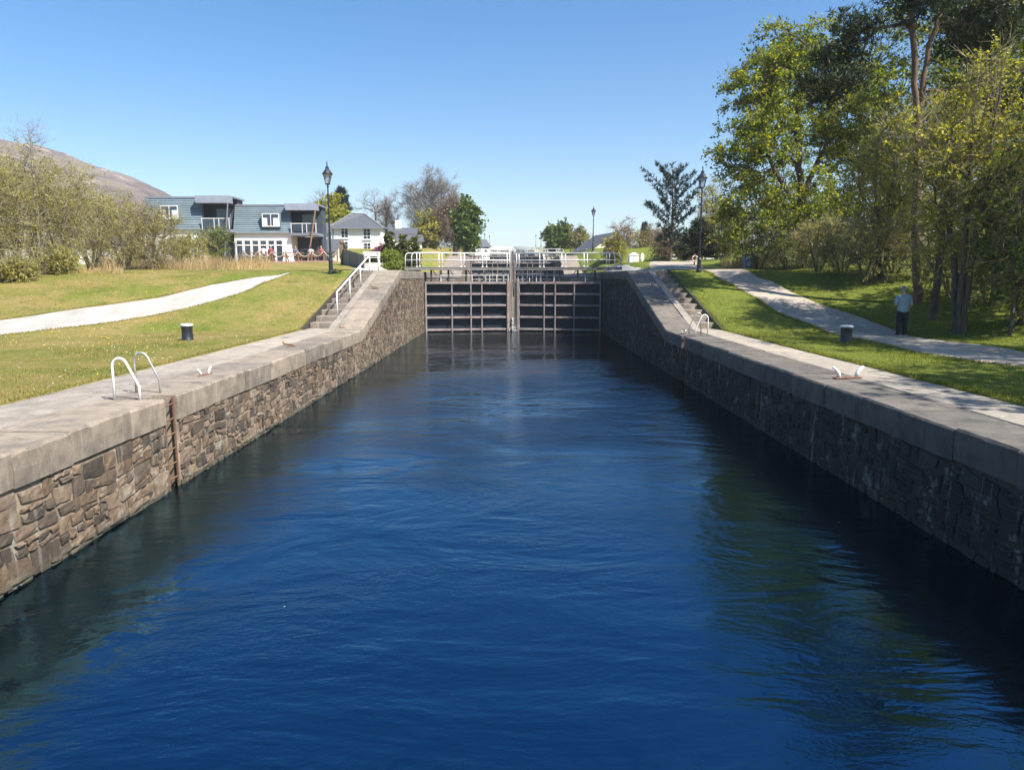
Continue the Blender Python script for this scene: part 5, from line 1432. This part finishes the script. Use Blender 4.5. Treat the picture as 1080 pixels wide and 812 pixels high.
def person_seated(loc, rz, label, shirt):
    root = thing('person', loc, label, 'person', 'people seated on the terrace', rz)
    sk = Sk(); sk.chain([(0, 0, .50), (0, -.01, .68), (0, .02, .86), (0, .03, .99), (0, .05, 1.06), (0, .07, 1.12)], [(.15, .11), (.135, .10), (.155, .105), (.12, .085), (.06, .058), (.055, .055)])
    for s in (-1, 1):
        sk.chain([(s * .10, .08, .49), (s * .11, .42, .50), (s * .11, .40, .08), (s * .11, .5, .035)], [.085, .06, .042, .035], 0)
        w = sk.chain([(s * .19, .03, .97), (s * .25, .06, .72), (s * .15, .28, .76)], [.052, .042, .03], 3)
        add_hand(sk, (s * .15, .28, .76), w, (-s * .3, .9, 0), (0, 0, -1), s)
    body = skin_mesh('body', sk.v, sk.e, sk.r, M['skin'], root, sub=1)
    vs, fs, R, c = head_mesh(root, (0, .08, 1.19), (0, 1, 0))
    hb = MB(); hb.v = [tuple(R @ v + c) for v in vs]; hb.f = list(fs); hd = hb.build('head', M['skin'], None, smooth=True)
    hd.parent = root; bpy.context.view_layer.update(); bpy.ops.object.select_all(action='DESELECT'); hd.select_set(True); body.select_set(True); bpy.context.view_layer.objects.active = body; bpy.ops.object.join(); weld(body)
    hr = MB(); hr.v = [tuple(R @ Vector((v.x * 1.08, v.y * 1.08 - .006, v.z * 1.08)) + c) for v in vs]; hr.f = [f for f in fs if all((vs[i].y < .02 or vs[i].z > .07) and vs[i].z > -.07 for i in f)]; hr.build('hair', M['hair'] if shirt != 'clothwhite' else M['trousers'], root, smooth=True)
    st = Sk(); st.chain([(0, 0, .52), (0, 0, .70), (0, .02, .86), (0, .03, .98), (0, .05, 1.05)], [(.165, .125), (.152, .118), (.17, .12), (.136, .1), (.066, .064)])
    for s in (-1, 1): st.chain([(s * .19, .03, .965), (s * .235, .05, .78)], [.066, .06], 3)
    skin_mesh('shirt', st.v, st.e, st.r, M[shirt], root, sub=1)
    tr = Sk(); tr.chain([(0, 0, .55), (0, .02, .50)], [(.155, .12), (.15, .115)])
    for s in (-1, 1): tr.chain([(s * .10, .14, .50), (s * .11, .42, .50), (s * .11, .41, .12)], [.098, .078, .06], 1)
    skin_mesh('trousers', tr.v, tr.e, tr.r, M['trousers'], root, sub=1)
for i, (ti, sx_, sy_, sh, lab) in enumerate([(0, .3, -1, 'clothwhite', 'person in white top seated at the leftmost terrace table'), (1, -.4, -1, 'clothred', 'person in red top seated before the long windows'), (2, .2, 1, 'clothblue', 'person in blue top seated under the balcony'), (3, .4, -1, 'clothwhite', 'person in white top seated near the orange strut'), (4, -.3, 1, 'clothred', 'person in red top seated at the table by the lantern lamp')]):
    (lx_, ly_, lz_), rz = SEATS[ti]
    cx, cy = sx_, sy_ * .72
    X = lx_ + cx * math.cos(rz) - cy * math.sin(rz); Y = ly_ + cx * math.sin(rz) + cy * math.cos(rz)
    person_seated((X, Y, lz_ + .04), rz + (0 if sy_ < 0 else PI), lab, sh)

# ------------------------------------------------------------------ small things by the gravel
def bin_():
    x, y = PX(788, 288, 43.5), 43.5; root = thing('litter_bin', (x, y, g(x, y) - .05), 'blue litter bin with dark hood on the grass by the towpath', 'litter bin')
    MB().hexa([(-.2, -.2, 0), (.2, -.2, 0), (.2, .2, 0), (-.2, .2, 0), (-.24, -.24, .72), (.24, -.24, .72), (.24, .24, .72), (-.24, .24, .72)]).build('body', M['blue'], root, bevel=.03)
    for s in (-1, 1): MB().box(s * .21 - .025, s * .21 + .025, -.2, .2, .721, .92).build('hood_side', M['blue'], root)
    MB().box(-.26, .26, -.25, .25, .921, .98).build('hood', M['dark'], root, bevel=.02)
    MB().box(-.13, .13, -.246, -.215, .25, .55).build('plate', M['galv'], root)
bin_()
def cabinet():
    x, y = PX(668, 277, 66), 66.0; root = thing('white_cabinet', (x, y, g(x, y) - .1), 'white boxy cabinet with pitched lid by the gravel, left of the blue spruce', 'cabinet')
    MB().box(-.45, .45, -.3, .3, 0, .72).build('body', M['white'], root, bevel=.015)
    MB().hexa([(-.5, -.36, .722), (.5, -.36, .722), (.5, .36, .722), (-.5, .36, .722), (-.12, -.3, 1.0), (.12, -.3, 1.0), (.12, .3, 1.0), (-.12, .3, 1.0)]).build('lid', M['white'], root, bevel=.015)
    d = MB(); 
    for s in (-1, 1): d.box(s * .215 - .2, s * .215 + .2, -.325, -.302, .06, .68)
    d.build('door', M['white'], root, bevel=.006)
cabinet()
x, y = PX(677.5, 277, 66), 66.0
root = thing('white_board', (x, y, g(x, y) - .05), 'tall white oval board standing right of the white cabinet', 'board')
m = MB()
pts = [(.17 * math.cos(t), .38 * math.sin(t)) for t in np.linspace(0, 2 * PI, 20, endpoint=False)]
m.v = [(a, -.03, .55 + b) for a, b in pts] + [(a, .03, .55 + b) for a, b in pts]; m.f = [tuple(range(20)), tuple(range(39, 19, -1))] + [(i, (i + 1) % 20, 20 + (i + 1) % 20, 20 + i) for i in range(20)]
m.build('panel', M['white'], root); MB().box(-.03, .03, -.03, .03, -.1, .17).build('post', M['white'], root)
def lifebuoy():
    x, y = PX(732.5, 277, 52), 52.0; z = g(x, y); root = thing('lifebuoy_stand', (x, y, z), 'orange and white lifebuoy on a post beside the right lantern lamp', 'lifebuoy')
    zc = PZ(273, y) - z
    MB().box(-.04, .04, .0, .08, -.1, zc + .35).build('post', M['tablewood'], root)
    for k in range(4):
        pts = [(.20 * math.cos(t), -.07, zc + .20 * math.sin(t)) for t in np.linspace(k * PI / 2 - .5, k * PI / 2 + .5, 7)]; MB().tube(pts, .045, 8).build('ring_segment', M['orange'], root, smooth=True)
        pts = [(.20 * math.cos(t), -.07, zc + .20 * math.sin(t)) for t in np.linspace(k * PI / 2 + .5, (k + 1) * PI / 2 - .5, 5)]; MB().tube(pts, .048, 8).build('ring_band', M['white'], root, smooth=True)
lifebuoy()
def rail_fence():
    d = 79; u0, u1 = 708, 768; x0, x1 = PX(u0, 275, d), PX(u1, 275, d); zb = g(x0, d)
    root = thing('rail_fence', (x0, d, zb), 'low white rail fence under the trees beyond the gravel', 'fence')
    for h in (.35, .75): MB().box(0, x1 - x0, -.03, .03, h, h + .16).build('rail', M['white'], root)
    n = 5
    for i in range(n): xx = (x1 - x0) * i / (n - 1); MB().box(xx - .06, xx + .06, .031, .13, -.4, 1.0).build('post', M['white'], root)
rail_fence()
x = PX(695.5, 276, 77); root = thing('red_box', (x, 77, g(x, 77) - .1), 'low red box at the far edge of the gravel, left of the white fence', 'box')
MB().box(-.45, .45, -.2, .2, 0, .3).build('body', M['red'], root, bevel=.02); MB().box(-.48, .48, -.23, .23, .301, .36).build('lid', M['red'], root, bevel=.01)
x = PX(392, 283, 58); root = thing('garden_bench', (x, 58, g(x, 58)), 'white garden bench beside the board fence', 'bench')
MB().box(-.7, .7, -.2, .2, .42, .47).build('seat', M['white'], root)
b_ = MB()
for i in range(3): b_.box(-.7, .7, .18, .21, .58 + i * .13, .67 + i * .13)
b_.build('backrest', M['white'], root)
for q in (-.62, .62): m = MB().box(q - .03, q + .03, -.2, -.14, 0, .419); m.box(q - .03, q + .03, .212, .26, 0, .95); m.build('leg', M['white'], root)
# low white garden wall glimpsed through the scrub
xa, xb = PX(-40, 285, 56), PX(125, 285, 56); root = thing('garden_wall', (xa, 56, g((xa + xb) / 2, 56) - .3), 'low white garden wall glimpsed through the left scrub', 'wall')
MB().box(0, xb - xa, 0, .25, -.5, 1.5).build('wall_face', M['render'], root); MB().box(-.05, xb - xa + .05, -.06, .31, 1.502, 1.6).build('coping', M['coping'], root)

# ------------------------------------------------------------------ light, sky, camera
EL, AZ = 50.0, 128.0     # azimuth clockwise from the canal's direction
w = bpy.data.worlds.new('World'); sc.world = w; w.use_nodes = True
nt = w.node_tree; bg = nt.nodes['Background']
sky = nt.nodes.new('ShaderNodeTexSky'); sky.sky_type = 'NISHITA'; sky.sun_disc = False
sky.sun_elevation = math.radians(EL); sky.sun_rotation = math.radians(AZ); sky.altitude = 0; sky.air_density = 1.0; sky.dust_density = 0.9; sky.ozone_density = 2.5
hs = nt.nodes.new('ShaderNodeHueSaturation'); hs.inputs['Saturation'].default_value = 1.42
nt.links.new(sky.outputs[0], hs.inputs['Color']); nt.links.new(hs.outputs[0], bg.inputs['Color']); bg.inputs['Strength'].default_value = 0.086
sl = bpy.data.lights.new('sun', 'SUN'); sl.energy = 5.0; sl.angle = math.radians(0.53); sl.color = (1.0, 0.95, 0.87)
so = bpy.data.objects.new('sun', sl); COL.objects.link(so)
e, a = math.radians(EL), math.radians(AZ)
to_sun = Vector((math.cos(e) * math.sin(a), math.cos(e) * math.cos(a), math.sin(e)))
so.rotation_euler = (-to_sun).to_track_quat('-Z', 'Y').to_euler(); so.location = (30, -30, 40)

cd = bpy.data.cameras.new('camera'); co = bpy.data.objects.new('camera', cd); COL.objects.link(co)
cd.sensor_width = 36; cd.sensor_fit = 'HORIZONTAL'; cd.lens = FPX / 1080 * 36; cd.clip_end = 6000; cd.clip_start = 0.05
hz = MB().box(-1500, 1500, -60, 1900, -3.5, 175); hzm = bpy.data.materials.new('pale_air'); hzm.use_nodes = True
hn = hzm.node_tree; hn.nodes.remove(hn.nodes['Principled BSDF']); pv_ = hn.nodes.new('ShaderNodeVolumePrincipled'); pv_.inputs['Density'].default_value = 0.0003; pv_.inputs['Color'].default_value = (0.93, 0.95, 1.0, 1)
hn.links.new(pv_.outputs[0], hn.nodes['Material Output'].inputs['Volume'])
tag(hz.build('haze', hzm), kind='stuff')
co.location = (0, 0, CAMZ); co.rotation_euler = (PI / 2 - TH, 0, 0)
sc.camera = co
sc.view_settings.view_transform = 'Standard'; sc.view_settings.look = 'None'; sc.view_settings.exposure = 1.1; sc.view_settings.gamma = 1; sc.view_settings.use_curve_mapping = False
sc.cycles.use_denoising = True; sc.cycles.max_bounces = 8; sc.cycles.diffuse_bounces = 3; sc.cycles.transmission_bounces = 4; sc.cycles.transparent_max_bounces = 6
sc.cycles.caustics_reflective = False; sc.cycles.caustics_refractive = False; sc.cycles.sample_clamp_indirect = 8
